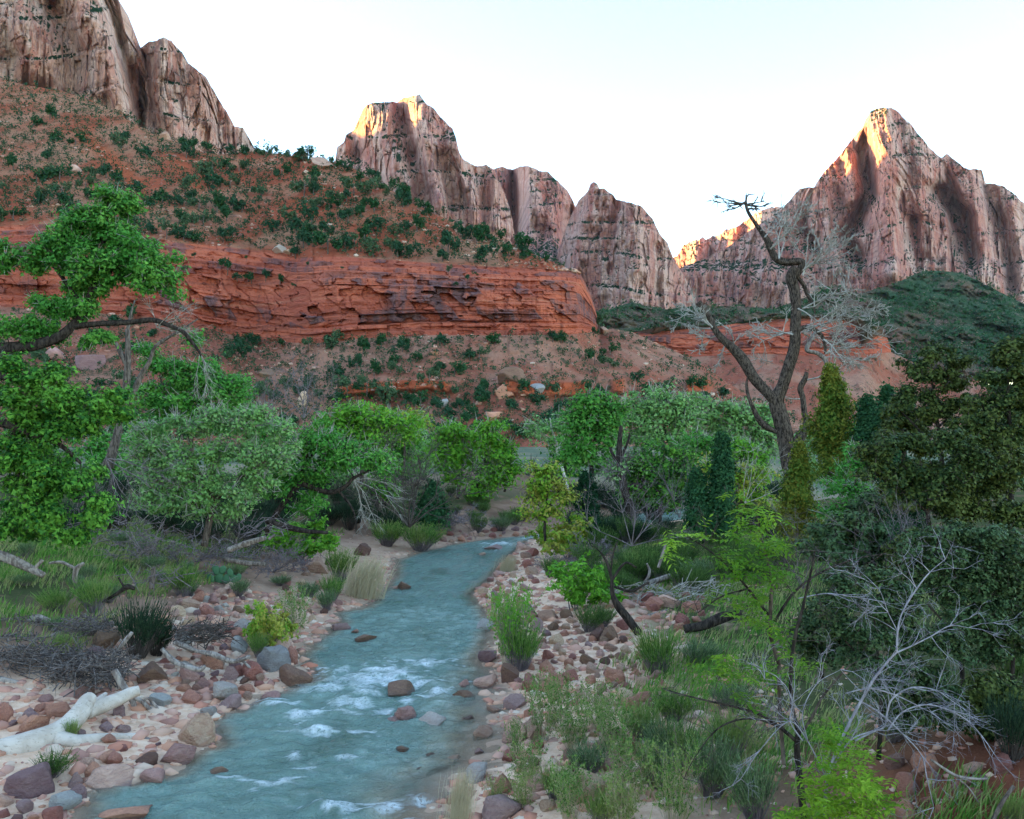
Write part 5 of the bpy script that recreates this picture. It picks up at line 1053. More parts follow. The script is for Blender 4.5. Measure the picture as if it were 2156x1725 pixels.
bare("bare_shrub", "whitish leafless sapling before the broad pale cottonwood", 1568, 1060, 38, [(.1, 0, 1), (.6, 0, .8), (.9, 0, .4), (-.2, 0, 1)], 2.4, .022, 80, 'twig', 4, 5, .45)

# ---- the great dead tree
RS = .68
g = rng(90); DD = 40; dt_b = P(1665, 990, DD)
dead = thing("dead_tree", "great dead cottonwood with twisted bare trunk standing against the peaks", "tree", dt_b)
DL = {"trunk": [[(1672, 1010, 24), (1662, 968, 23), (1655, 930, 23), (1642, 880, 23), (1632, 845, 22), (1646, 812, 17), (1660, 770, 17), (1672, 730, 16), (1674, 690, 15), (1678, 650, 14), (1674, 610, 14), (1668, 585, 16), (1676, 565, 14)]],
      "limb": [[(1634, 850, 17), (1612, 824, 16), (1588, 796, 15), (1566, 760, 15), (1545, 736, 14), (1522, 715, 13), (1504, 692, 12), (1496, 672, 10), (1484, 655, 9), (1470, 636, 8)],
               [(1666, 950, 14), (1690, 915, 14), (1700, 890, 13), (1694, 870, 9), (1690, 840, 9), (1684, 818, 9), (1694, 798, 8), (1698, 784, 6)],
               [(1672, 585, 12), (1690, 558, 10), (1680, 550, 11), (1655, 552, 10), (1634, 545, 10), (1622, 525, 9), (1614, 505, 9), (1600, 485, 7), (1586, 465, 6), (1574, 445, 5), (1570, 428, 4), (1572, 415, 2)],
               [(1676, 580, 5), (1692, 600, 6), (1700, 620, 5), (1712, 640, 4), (1716, 660, 3)],
               [(1680, 694, 9), (1700, 690, 7), (1722, 698, 6), (1734, 715, 5), (1738, 745, 4)],
               [(1716, 700, 5), (1704, 722, 7), (1700, 738, 7), (1720, 744, 6), (1736, 756, 6), (1744, 772, 5), (1766, 782, 4), (1774, 786, 3)],
               [(1640, 912, 6), (1616, 900, 9), (1598, 882, 8), (1586, 860, 6), (1576, 836, 5), (1572, 812, 4), (1574, 795, 2)],
               [(1668, 940, 8), (1690, 905, 8), (1720, 905, 8), (1750, 890, 6)]]}
dlimbs = []
for nm, ls_ in DL.items():
    for i, l_ in enumerate(ls_):
        mb = MB(); px_tube(mb, l_, DD, 12, 44, .26, 300 + i + len(nm) * 10); dlimbs.append((obj(nm, mb.mesh(nm, M['bark_dead'] if i != 5 else M['drift'], dt_b), dead), l_, MB(), MB()))
def limb_of(x, y): return min(dlimbs, key=lambda q: float(polydist(np.array(float(x)), np.array(float(y)), [p[:2] for p in q[1]])))
for (x, y, dx, dz, L, n_) in [(1504, 692, -1, .25, 2.0, 5), (1500, 690, -.6, .9, 1.7, 5), (1515, 705, -1, -.1, 1.8, 3), (1545, 736, .4, 1, 1.4, 4), (1668, 700, -1, .25, 2.2, 5), (1670, 705, -.8, -.1, 2.0, 4), (1690, 650, 1, .1, 2.3, 6), (1690, 690, 1, .3, 3.0, 7), (1690, 700, 1, -.15, 3.2, 7), (1720, 700, 1, .1, 2.8, 6), (1690, 570, 1, .45, 2.4, 6), (1695, 560, 1, .15, 2.3, 5), (1640, 545, .9, .8, 2.2, 5), (1622, 525, .9, .6, 2.4, 5), (1610, 500, .8, .9, 1.8, 4), (1690, 580, .9, -.5, 1.8, 4), (1680, 650, .9, -.5, 1.8, 3), (1734, 715, 1, -.3, 2.6, 5), (1740, 745, 1, .1, 2.6, 5), (1690, 840, -.8, .3, 1.6, 3), (1700, 800, 1, .3, 1.6, 3), (1770, 760, 1, .1, 2.4, 4), (1530, 720, -.4, -.9, 1.2, 2)]:
    tb = limb_of(x, y)[2]
    for i in range(max(1, int(n_ * .4))):
        A, B_, ra, rb, _ = spray(P(x, y, DD + g.normal() * .6), (dx + g.normal() * .3, g.normal() * .5, dz + g.normal() * .3), L * .74, .05, g, 4, 4, .55, .015, .17, 3, .55, .6); sticks(tb, A, B_, np.maximum(ra, .017), np.maximum(rb, .012))
for (x, y, dx, dz, L, n_) in [(1570, 430, -1, .05, 1.25, 2), (1572, 425, -.9, -.45, .9, 2), (1570, 432, 1, .15, .9, 2), (1570, 425, -.1, 1, .4, 1), (1575, 440, .9, -.1, .6, 1)]:
    tw2 = limb_of(x, y)[3]
    for i in range(n_):
        A, B_, ra, rb, _ = spray(P(x, y, DD), (dx + g.normal() * .1, g.normal() * .3, dz + g.normal() * .08), L, .06, g, 3, 4, .5, 0, .14, 4, .5, .6); sticks(tw2, A, B_, ra, np.maximum(rb, .012))
for o_, l_, m1, m2 in dlimbs:
    if m1.n: obj("twigs", m1.mesh("twigs", M['twig'], dt_b), o_)["kind"] = "stuff"
    if m2.n: obj("twigs", m2.mesh("twigs", M['twig_dark'], dt_b), o_)["kind"] = "stuff"

RS = .62
# ---- junipers in the near thicket
def juniper_cone(name, label, x, yb, yt, w, D, mat, seed, group=None, lean=0, n=2600, ls=None):
    g = rng(seed); w = w * 1.15; sc = D / F; b = P(x, yb, D); hh = (yb - yt) * sc; ww = w * sc * .5; root = thing(name, label, "tree", b, group)
    mb = MB(); tube(mb, np.array([b, b + [lean * .5 * sc, 0, hh * .5], b + [lean * sc, 0, hh * .97]]), [ww * .12, ww * .07, .01], 7); obj("trunk", mb.mesh("trunk", M['bark_gray'], b), root)
    u = g.random(n) ** .8; a = g.uniform(0, 6.28, n); lobes_ = .68 + .9 * vn(np.cos(a) * 1.7 + seed, np.sin(a) * 1.7, u * 6, seed) + .16 * np.sin(u * 40 + a * 3)
    r = 1.15 * ww * (1 - u) ** .75 * lobes_ * np.sqrt(g.uniform(.35, 1, n)) * np.minimum(1, u * 5 + .6)
    c_ = b + np.stack([r * np.cos(a) + lean * sc * u, r * np.sin(a), u * hh], -1)
    ls = 7 * sc if ls is None else ls
    cb = MB(); q = np.repeat(c_, 5, 0) + g.normal(size=(n * 5, 3)) * ls * .9 * [1, 1, 1.4]
    N = nrm(np.stack([np.cos(np.repeat(a, 5)), np.sin(np.repeat(a, 5)), .5 + 0 * np.repeat(a, 5)], -1)) + g.normal(size=q.shape) * .6
    leaves(cb, q, N, ls * 1.2 * g.uniform(.6, 1.3, len(q)), g, .5, tri=True); obj("crown", cb.mesh("crown", M[mat], b, False), root)["kind"] = "stuff"; return root
juniper_cone("juniper", "pointed yellow olive juniper cone beside the dead tree", 1750, 1010, 783, 120, 26, 'juniper_olive', 101, n=3200)
juniper_cone("juniper", "rust tinged juniper at the dead tree's foot", 1676, 1130, 945, 84, 24, 'juniper_olive', 102, lean=8)
juniper_cone("juniper", "slim green juniper right of the yellow olive cone", 1826, 1000, 846, 62, 25, 'juniper', 103)
juniper_cone("juniper", "taller green juniper against the oak thicket", 1868, 1010, 826, 70, 24, 'juniper', 104)
juniper_cone("juniper", "small green juniper tip between the slim and tall ones", 1846, 1000, 890, 50, 24.5, 'juniper', 105)
juniper_cone("cypress_juniper", "blackish columnar juniper by the dark broken trunk", 1236, 1140, 1010, 62, 41, 'cypress', 106, n=2400)
juniper_cone("juniper", "feathery dark juniper column before the yellowish crown", 1520, 1120, 925, 66, 36, 'juniper', 107, n=2600)
juniper_cone("juniper", "smaller feathery juniper left of the dark column", 1468, 1120, 1000, 50, 36, 'juniper', 108, n=1800)
juniper_cone("juniper", "deep green juniper spire inside the thicket", 1905, 1180, 1000, 100, 18, 'juniper', 109, n=2600)
juniper_cone("juniper", "dark young juniper behind the grey brush on the left shore", 910, 1100, 1030, 60, 48, 'juniper', 110, n=1600)

# ---- live oak thicket on the right
tree("live_oak", "tall live oak with open olive crown at the thicket's top left", [[(1990, 1120, 9), (1985, 1000, 8), (1975, 900, 6), (1965, 830, 4), (1960, 770, 2)], [(1982, 960, 5), (1930, 900, 4), (1890, 860, 2)], [(1975, 900, 4), (2030, 850, 3)]],
     [(1970, 745, 46, 20), (1925, 775, 36, 18), (2020, 765, 34, 16), (1965, 790, 50, 18), (1905, 810, 26, 18), (1945, 835, 50, 20), (2010, 810, 40, 16), (1900, 850, 34, 18), (2020, 850, 44, 18), (1960, 870, 56, 18)], 20, 'oak', 'bark_dark', 'twig_dark', per=11, n=40, seed=31, ls=.05, cr=.17)
tree("live_oak", "live oak cut by the right edge with highest dark crown", [[(2130, 1150, 10), (2128, 1000, 9), (2125, 880, 6), (2120, 760, 3)], [(2128, 950, 5), (2080, 880, 4), (2060, 830, 2)]],
     [(2130, 740, 40, 24), (2160, 720, 26, 20), (2100, 760, 36, 22), (2140, 790, 46, 24), (2080, 800, 34, 18), (2150, 840, 46, 30), (2095, 845, 46, 24), (2060, 880, 46, 22), (2140, 890, 50, 28), (2100, 930, 60, 26)], 19, 'oak', 'bark_dark', 'twig_dark', per=11, n=40, seed=32, ls=.05, cr=.17)
tree("live_oak", "wide olive brown oak mass in the middle of the thicket", [[(1960, 1250, 9), (1958, 1150, 8), (1950, 1050, 6), (1940, 980, 3)], [(1955, 1080, 5), (1880, 1020, 4), (1830, 990, 2)], [(1952, 1060, 5), (2040, 1000, 4), (2090, 980, 2)]],
     [(1840, 950, 50, 28), (1890, 930, 46, 22), (1950, 940, 60, 26), (2010, 925, 50, 26), (2060, 960, 50, 30), (1860, 1000, 60, 28), (1940, 1000, 70, 28), (2020, 1010, 60, 32), (2090, 1020, 50, 34), (1900, 1050, 60, 26), (1990, 1060, 60, 30), (2130, 990, 40, 34), (2060, 1080, 60, 30), (2140, 1080, 40, 40)], 16.5, 'oak', 'bark_dark', 'twig_dark', per=11, n=36, seed=33, ls=.045, cr=.15)
tree("shrub_oak", "greyish green scrub oak dome in front of the thicket", [[(2030, 1500, 8), (2025, 1400, 7), (2020, 1300, 5), (2010, 1200, 3)], [(2024, 1350, 4), (1950, 1270, 3)], [(2022, 1330, 4), (2090, 1250, 3)]],
     [(1960, 1130, 46, 24), (2010, 1120, 50, 24), (2060, 1140, 50, 28), (1920, 1160, 40, 22), (1980, 1180, 60, 28), (2050, 1200, 60, 30), (2110, 1180, 46, 34), (1930, 1210, 50, 26), (2000, 1240, 66, 30), (2080, 1260, 60, 34), (2030, 1300, 60, 30), (2110, 1330, 50, 40), (2060, 1370, 60, 34)], 13.5, 'oak_low', 'bark_dark', 'twig_dark', per=11, n=34, seed=34, ls=.036, cr=.13)
tree("shrub_oak", "low dark scrub oak behind the bare white branches", [[(1850, 1600, 8), (1855, 1500, 7), (1850, 1400, 5), (1840, 1300, 3)], [(1852, 1450, 4), (1920, 1380, 3)], [(1852, 1430, 4), (1780, 1350, 3)]],
     [(1780, 1230, 50, 22), (1840, 1220, 50, 22), (1900, 1240, 46, 24), (1760, 1270, 50, 26), (1830, 1270, 60, 28), (1900, 1290, 56, 28), (1780, 1320, 56, 30), (1860, 1340, 60, 30), (1940, 1350, 56, 32), (1820, 1390, 60, 30), (1900, 1410, 60, 32), (1970, 1430, 56, 36), (1860, 1450, 56, 30), (1930, 1490, 60, 34), (2000, 1500, 60, 36), (1990, 1350, 40, 40)], 12, 'oak_low', 'bark_dark', 'twig_dark', per=11, n=34, seed=35, ls=.033, cr=.12)
for lb, x, y, rx, ry_, D, sd in [("dark oak filling the thicket's left flank", 1790, 1140, 90, 70, 15.5, 221), ("dark scrub oak in the shade under the thicket's middle", 1960, 1170, 110, 60, 15, 222), ("deep shaded oak at the right edge of the thicket", 2130, 1250, 70, 150, 13.8, 223), ("low scrub oak right above the dirt bank", 2080, 1480, 90, 70, 12.2, 224), ("dark scrub oak behind the ash's left stems", 1730, 1330, 70, 70, 13.2, 225), ("shaded oak between the tall oaks", 2050, 970, 60, 90, 19, 226), ("dense oak wall behind the thicket near the right edge", 2120, 960, 80, 80, 24, 227), ("dense dark oak behind the thicket's middle", 1930, 1020, 100, 60, 24, 228), ("dark oak joining the juniper spire and the bright sapling", 1850, 1090, 70, 60, 19, 229), ("olive oak under the tall open crown", 1900, 900, 60, 60, 22, 230), ("green oak behind the right edge's highest crown", 2140, 830, 60, 90, 27, 231), ("green oak filling between the two tall crowns", 2050, 880, 60, 50, 26, 232)]:
    tree("shrub_oak", lb, [[(x, y + ry_ * 1.4, 7), (x + 4, y + ry_ * .5, 6), (x - 4, y - ry_ * .3, 3)]], [(x + rx * math.cos(q) * .6, y + ry_ * math.sin(q) * .6, rx * .5, ry_ * .42) for q in np.linspace(0, 6.28, 8)[:-1]] + [(x, y, rx * .6, ry_ * .5)], D, 'oak_low' if sd % 2 else 'oak', 'bark_dark', 'twig_dark', per=8, n=30, tw=2, seed=sd, ls=.003 * D + .002, cr=.15)
tree("boxelder", "bright green sapling rising between the olive cone and the thicket", [[(1790, 1230, 5), (1792, 1130, 5), (1800, 1030, 3), (1808, 960, 2)], [(1793, 1110, 3), (1760, 1060, 2)]], [(1800, 945, 26, 22), (1785, 985, 34, 24), (1760, 1015, 34, 26), (1800, 1030, 36, 26), (1745, 1060, 34, 26), (1780, 1080, 40, 26), (1770, 1130, 36, 28)], 20, 'cw', 'bark_gray', 'twig', per=8, n=26, seed=36, ls=.07)
bare("bare_shrub", "grey leafless shrub tangle in the thicket's shade", 1860, 1230, 15.5, [(.1, 0, 1), (-.5, 0, .9), (.5, 0, .9), (-.2, -.2, 1), (.3, -.3, 1), (.8, 0, .6), (-.9, 0, .5)], 1.15, .014, 81, 'twig_gray', 4, 6, .55)
bare("bare_shrub", "thin pale leafless shrub left of the thicket", 1690, 1240, 17, [(.1, 0, 1), (-.5, 0, .9), (.6, 0, .9), (-.2, -.2, 1), (.3, -.3, 1)], 1.3, .014, 82, 'twig_gray', 4, 6, .55)

RS = .5
# ---- the lime leaved ash and the bare white shrub in front
g = rng(95); DN = 10.6; nb = P(1690, 1740, DN)
ash = thing("ash_tree", "young ash with lime green leaf sprays and dark bare stems in the foreground", "tree", nb)
AL = [[(1694, 1760, 17), (1690, 1700, 15), (1684, 1640, 14), (1678, 1580, 13), (1682, 1530, 11)],
      [(1682, 1545, 9), (1668, 1490, 8), (1665, 1430, 8), (1672, 1350, 7), (1690, 1280, 6), (1704, 1220, 5), (1716, 1160, 3)],
      [(1676, 1560, 8), (1640, 1530, 7), (1600, 1505, 6), (1560, 1492, 5), (1500, 1478, 4), (1450, 1466, 3), (1395, 1450, 2)],
      [(1640, 1530, 5), (1590, 1514, 4), (1540, 1520, 4), (1500, 1545, 3), (1460, 1600, 2), (1440, 1640, 1.2)],
      [(1690, 1540, 6), (1710, 1510, 6), (1730, 1470, 5), (1762, 1430, 4), (1790, 1400, 3)],
      [(1640, 1400, 8, .5), (1622, 1330, 8, .5), (1624, 1240, 7, .5), (1618, 1190, 6, .5), (1600, 1120, 4, .5), (1590, 1070, 2, .5)],
      [(1650, 1610, 9, .4), (1642, 1500, 8, .5), (1640, 1400, 8, .5)],
      [(1630, 1310, 6, .5), (1670, 1250, 5, .5), (1720, 1210, 4, .6), (1790, 1180, 3, .7), (1860, 1166, 2, .8)],
      [(1622, 1300, 5, .5), (1575, 1240, 5, .5), (1530, 1190, 4, .5), (1480, 1150, 3, .6), (1430, 1120, 2, .6)],
      [(1575, 1240, 3, .5), (1520, 1256, 3, .4), (1470, 1290, 2, .4)]]
for i, l_ in enumerate(AL):
    mb = MB(); px_tube(mb, l_, DN, 9, 40, .12, 400 + i); so_ = obj("trunk" if i == 0 else "stem", mb.mesh("stem", M['bark_dark'] if i not in (4, 5, 6) else M['bark'], nb), ash)
    if i == 0: continue
    tb = MB(); a = np.array([(p + (0,))[:4] if len(p) == 3 else p for p in l_], float)
    for j in range(1, len(a)):
        for q in range(2):
            A, B_, ra, rb, _ = spray(P(a[j, 0], a[j, 1], DN + a[j, 3]), g.normal(size=3) * [1, .6, .6] + [-.1, 0, .2], .42, .006, g, 3, 4, .6, -.01, .2, 3); sticks(tb, A, B_, ra, np.maximum(rb, .0012))
    obj("twigs", tb.mesh("twigs", M['twig_dark'], nb), so_)["kind"] = "stuff"
cb = MB()
def pinnate(mb, x, y, rx, ry_, n, D, g, size=.085):
    """hanging sprays of pointed leaflets"""
    c_ = P(x + rx * g.normal(size=n) * .55, y + ry_ * g.normal(size=n) * .55, D + g.normal(size=n) * .28)
    for k_ in range(n):
        ax = nrm(g.normal(size=3) * [1, 1, .5] + [0, -.2, -.15]); L = size * 2.0; m = 7
        up_ = nrm(np.cross(ax, g.normal(size=3) * [.5, .5, 0] + [0, 0, 0.01]) + [0, 0, 1.2]); side = nrm(np.cross(ax, up_))
        for q in range(m):
            s_ = (q // 2) / 3.2; sg = 1 if q % 2 else -1
            if q == m - 1: d = ax
            else: d = nrm(side * sg + ax * .55 - up_ * .12)
            p0 = c_[k_] + ax * L * s_; le = size * g.uniform(.8, 1.15); wd = np.cross(d, up_) * le * .24
            V = np.array([p0, p0 + d * le * .45 + wd, p0 + d * le, p0 + d * le * .45 - wd]) + up_ * np.array([0, .08, -.05, .08])[:, None] * le
            mb.add(V, [[0, 1, 2, 3]])
for (x, y, rx, ry_, n) in [(1556, 1040, 14, 10, 5), (1572, 1070, 26, 16, 11), (1620, 1085, 22, 16, 10), (1590, 1110, 34, 14, 12), (1420, 1140, 22, 16, 9), (1475, 1120, 18, 14, 7), (1540, 1130, 40, 16, 12), (1610, 1140, 40, 18, 16), (1410, 1165, 20, 12, 6), (1560, 1170, 40, 18, 14), (1640, 1150, 30, 18, 12), (1600, 1200, 50, 22, 22), (1540, 1210, 26, 18, 9), (1590, 1250, 44, 22, 20), (1640, 1210, 28, 22, 12), (1545, 1270, 34, 20, 12), (1600, 1300, 40, 22, 14), (1520, 1180, 26, 14, 7), (1640, 1330, 24, 22, 9), (1660, 1370, 22, 18, 8), (1520, 1390, 40, 16, 14), (1500, 1420, 36, 14, 12), (1560, 1430, 40, 22, 15), (1620, 1410, 36, 22, 14), (1570, 1470, 40, 22, 14), (1690, 1400, 16, 14, 4), (1730, 1395, 10, 8, 2),
                          (1760, 1560, 30, 24, 20), (1800, 1600, 44, 28, 30), (1740, 1640, 50, 28, 32), (1810, 1650, 50, 26, 34), (1780, 1700, 70, 24, 44), (1860, 1690, 40, 16, 18), (1700, 1710, 44, 16, 18), (1660, 1720, 30, 12, 10), (1720, 1680, 40, 20, 20)]:
    near = y > 1540
    pinnate(cb, x, y, rx, ry_, int(n * (1.5 if near else 1.15)), DN + (-.7 if near else .3), g, .085 if near else .095)
obj("crown", cb.mesh("crown", M['lime'], nb, False), ash)["kind"] = "stuff"

M['twig_silver'] = bark_mat("silvery_twig", (.20, .18, .20), (.38, .35, .37), 1, .2)
RS = .38
wb = P(1745, 1680, 10.0)
ws = thing("bare_white_shrub", "leafless silvery shrub with arching bare branches in front of the dark oaks", "shrub", wb)
WLs = [[(1735, 1720, 9), (1742, 1640, 9), (1762, 1580, 9), (1790, 1520, 8), (1812, 1478, 8), (1840, 1430, 7), (1872, 1390, 6), (1890, 1372, 5)],
       [(1888, 1374, 5), (1890, 1330, 5), (1900, 1290, 4), (1930, 1240, 4), (1958, 1205, 3), (1990, 1178, 1.5)], [(1888, 1374, 5), (1920, 1360, 4), (1960, 1340, 3.5), (2000, 1318, 3), (2040, 1322, 1.5)],
       [(1800, 1560, 6), (1840, 1540, 6), (1862, 1530, 5), (1868, 1500, 5), (1880, 1470, 5), (1920, 1448, 4), (1970, 1454, 3), (2010, 1480, 1.5)], [(1868, 1540, 4), (1900, 1500, 4), (1950, 1484, 4), (2000, 1496, 3.5), (2040, 1520, 2.5), (2066, 1548, 1.5)],
       [(1800, 1470, 4), (1850, 1500, 4), (1900, 1545, 3.5), (1940, 1590, 3), (1952, 1640, 3), (1966, 1700, 1.5)], [(1750, 1620, 5), (1790, 1560, 5), (1840, 1538, 4)], [(1780, 1460, 3), (1830, 1450, 4), (1880, 1462, 4), (1920, 1480, 3), (1960, 1500, 1.5)],
       [(1690, 1560, 4), (1664, 1520, 3.5), (1668, 1480, 3), (1650, 1440, 2), (1610, 1430, 1.2)], [(1740, 1640, 4), (1700, 1560, 3), (1660, 1520, 3), (1600, 1580, 2), (1560, 1640, 1.2)], [(1700, 1560, 3), (1690, 1500, 2.5), (1720, 1440, 2), (1770, 1410, 1.2)],
       [(1680, 1260, 3, 1), (1740, 1250, 3, 1), (1790, 1256, 2, 1), (1830, 1262, 1.2, 1)], [(1890, 1330, 3), (1870, 1290, 2), (1850, 1240, 1.5), (1820, 1220, 1)]]
for i, l_ in enumerate(WLs):
    mb = MB(); px_tube(mb, l_, 10.0, 7, 40, .08, 500 + i); so_ = obj("stem" if i == 0 else "branch", mb.mesh("branch", M['twig_silver'], wb), ws)
    tb = MB(); a = np.array([p[:3] for p in l_], float)
    for j in range(1, len(a)):
        for q in range(2):
            A, B_, ra, rb, _ = spray(P(a[j, 0], a[j, 1], 10.0), np.array([a[j, 0] - a[j - 1, 0], 0, a[j - 1, 1] - a[j, 1]]) / 60 + g.normal(size=3) * [.7, .5, .6], .40, .006, g, 3, 4, .55, -.02, .18, 3); sticks(tb, A, B_, ra, np.maximum(rb, .0014))
    obj("twigs", tb.mesh("twigs", M['twig_silver'], wb), so_)["kind"] = "stuff"

RS = .62
# ---- the leaning snag on the right bank
wood("snag", "dark leaning snag stump with pale upper limb on the right bank", "snag",
     [[(1344, 1336, 13), (1322, 1304, 13), (1300, 1276, 12), (1290, 1250, 9), (1288, 1220, 6), (1280, 1190, 5), (1266, 1165, 3), (1250, 1150, 2)], [(1288, 1222, 5), (1316, 1186, 4), (1340, 1196, 3)], [(1286, 1210, 3), (1290, 1170, 3), (1300, 1140, 1.5)], [(1292, 1236, 4), (1330, 1244, 5), (1366, 1226, 4)]], 24.0, M['bark_dark'], part="trunk", sub="limb", seed=97, gn=.2)
# ---------------------------------------------------------------- shrubs, reeds, grass
def shrub_meshes(kind, seed):
    """stems and foliage of a shrub one metre tall, standing at the origin"""
    g = rng(seed); st = MB(); fo = MB()
    if kind == 'leafy':
        d = np.stack([g.normal(size=9) * .55, g.normal(size=9) * .55, np.ones(9)], -1); A, B_, ra, rb, tp_ = spray(np.zeros((9, 3)) + g.normal(size=(9, 3)) * [.06, .06, 0], d, .62, .014, g, 3, 5, .6, .02, .16)
        sticks(st, A, B_, ra, rb); c_ = tp_[g.integers(0, len(tp_), 900)]; c_ = c_[c_[:, 2] > .15]
        crown_leaves(fo, c_, np.array([0, 0, .3]), g, 5, .07, .062)
    elif kind == 'broom':       # rabbitbrush, willow: many upright thin stems
        n = 260; a = g.uniform(0, 6.28, n); r = np.sqrt(g.random(n)); p0 = np.stack([r * np.cos(a) * .14, r * np.sin(a) * .14, 0 * r], -1)
        d = nrm(np.stack([np.cos(a) * r * .62 + .12, np.sin(a) * r * .62, np.ones(n)], -1) + g.normal(size=(n, 3)) * .08); L = g.uniform(.55, 1.05, (n, 1)); m = p0 + d * L * .6; e = m + nrm(d + g.normal(size=d.shape) * .12 + [.12, 0, 0]) * L * .4
        sticks(st, p0[:140], m[:140], np.full(140, .006), np.full(140, .004)); sticks(fo, m, e, np.full(n, .007), np.full(n, .002))
        k = 7; c_ = (m[:, None] + (e - m)[:, None] * g.random((n, k))[..., None] * 1.0 - (m - p0)[:, None] * g.random((n, k))[..., None] * .6).reshape(-1, 3)
        N = np.repeat(np.cross(d, g.normal(size=d.shape)), k, 0); q = c_ + g.normal(size=c_.shape) * .02
        t_ = nrm(np.repeat(d, k, 0) + g.normal(size=q.shape) * .35); s_ = nrm(np.cross(t_, N)); le = g.uniform(.05, .10, (len(q), 1)); V = np.stack([q, q + t_ * le * .5 + s_ * .008, q + t_ * le, q + t_ * le * .5 - s_ * .008], 1)
        fo.add(V.reshape(-1, 3), np.arange(len(q))[:, None] * 4 + [[0, 1, 2, 3]])
    elif kind == 'willow':      # open wands with small leaves
        n = 46; a = g.uniform(0, 6.28, n); r = np.sqrt(g.random(n)); p0 = np.stack([r * np.cos(a) * .22, r * np.sin(a) * .16, 0 * r], -1); d = nrm(np.stack([np.cos(a) * r * .4, np.sin(a) * r * .4, np.ones(n)], -1) + g.normal(size=(n, 3)) * .1)
        A, B_, ra, rb, tp_ = spray(p0, d, .85, .006, g, 2, 4, .45, .01, .1, 5, .4); sticks(st, A, B_, ra, rb); c_ = tp_[g.integers(0, len(tp_), 2600)]
        q = c_ + g.normal(size=c_.shape) * .02; leaves(fo, q, g.normal(size=q.shape) + [0, 0, .4], g.uniform(.035, .08, len(q)), g, .42, tri=True)
    elif kind == 'twiggy':      # grey leafless mound
        n = 16; a = g.uniform(0, 6.28, n); d = np.stack([np.cos(a) * 1.0, np.sin(a) * 1.0, g.uniform(.2, 1.1, n)], -1); A, B_, ra, rb, tp_ = spray(np.zeros((n, 3)), d, .75, .010, g, 4, 4, .6, .01, .2, 3); th = ra > .004
        sticks(st, A[th], B_[th], ra[th], rb[th]); sticks(fo, A[~th], B_[~th], np.maximum(ra[~th], .006), np.maximum(rb[~th], .004))
    elif kind == 'reed':
        n = 420; p0 = np.stack([g.normal(size=n) * .28, g.normal(size=n) * .12, 0 * np.zeros(n)], -1); d = nrm(np.stack([.30 + g.normal(size=n) * .16, g.normal(size=n) * .12, np.ones(n)], -1)); L = g.uniform(.45, 1.0, (n, 1)); m = p0 + d * L * .6; e = m + nrm(d + [.18, 0, -.05] + g.normal(size=d.shape) * .1) * L * .4
        sticks(st, p0[:200], m[:200], np.full(200, .005), np.full(200, .004)); sticks(fo, p0, m, np.full(n, .006), np.full(n, .005)); sticks(fo, m, e, np.full(n, .006), np.full(n, .002))
    return st, fo
SH = {}
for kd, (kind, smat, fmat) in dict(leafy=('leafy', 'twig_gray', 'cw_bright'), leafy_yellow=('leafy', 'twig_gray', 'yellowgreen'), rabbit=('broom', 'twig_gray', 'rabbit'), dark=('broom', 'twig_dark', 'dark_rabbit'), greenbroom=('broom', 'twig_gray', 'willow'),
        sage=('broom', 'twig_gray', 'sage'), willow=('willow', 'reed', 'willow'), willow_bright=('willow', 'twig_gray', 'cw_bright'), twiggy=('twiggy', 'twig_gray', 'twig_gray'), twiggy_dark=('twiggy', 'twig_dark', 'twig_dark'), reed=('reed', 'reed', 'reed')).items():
    SH[kd] = []
    for v in range(2):
        st, fo = shrub_meshes(kind, 1200 + v * 31 + len(kd) * 7); SH[kd].append((st.mesh("stems", M[smat]), fo.mesh("foliage", M[fmat], smooth=False)))
_sg = rng(123)
def shrub(kd, label, x, yb, h, w=None, name=None, group=None, cat="shrub"):
    p = G(x, yb); s_ = h * p[1] / F; sw = s_ if w is None else w * p[1] / F / 1.25
    nm = name or {'reed': 'reed_clump', 'willow': 'willow_weed', 'willow_bright': 'willow_bush', 'rabbit': 'rabbitbrush', 'dark': 'dark_rabbitbrush', 'greenbroom': 'green_brush', 'sage': 'sagebrush', 'twiggy': 'dead_brush', 'twiggy_dark': 'dead_brush', 'leafy': 'leafy_bush', 'leafy_yellow': 'yellow_green_bush'}[kd]
    r_ = thing(nm, label, cat, (p[0], p[1], p[2] - .02), group); r_.scale = (sw, sw, s_); r_.rotation_euler = (0, 0, _sg.uniform(-.5, .5) if kd in ('reed',) else _sg.uniform(0, 6.28) if kd not in ('broom', 'dark', 'rabbit') else _sg.uniform(-.8, .8))
    a, b = SH[kd][int(_sg.integers(0, 2))]; obj("stems", a, r_)["kind"] = "stuff"; obj("foliage", b, r_)["kind"] = "stuff"; return r_
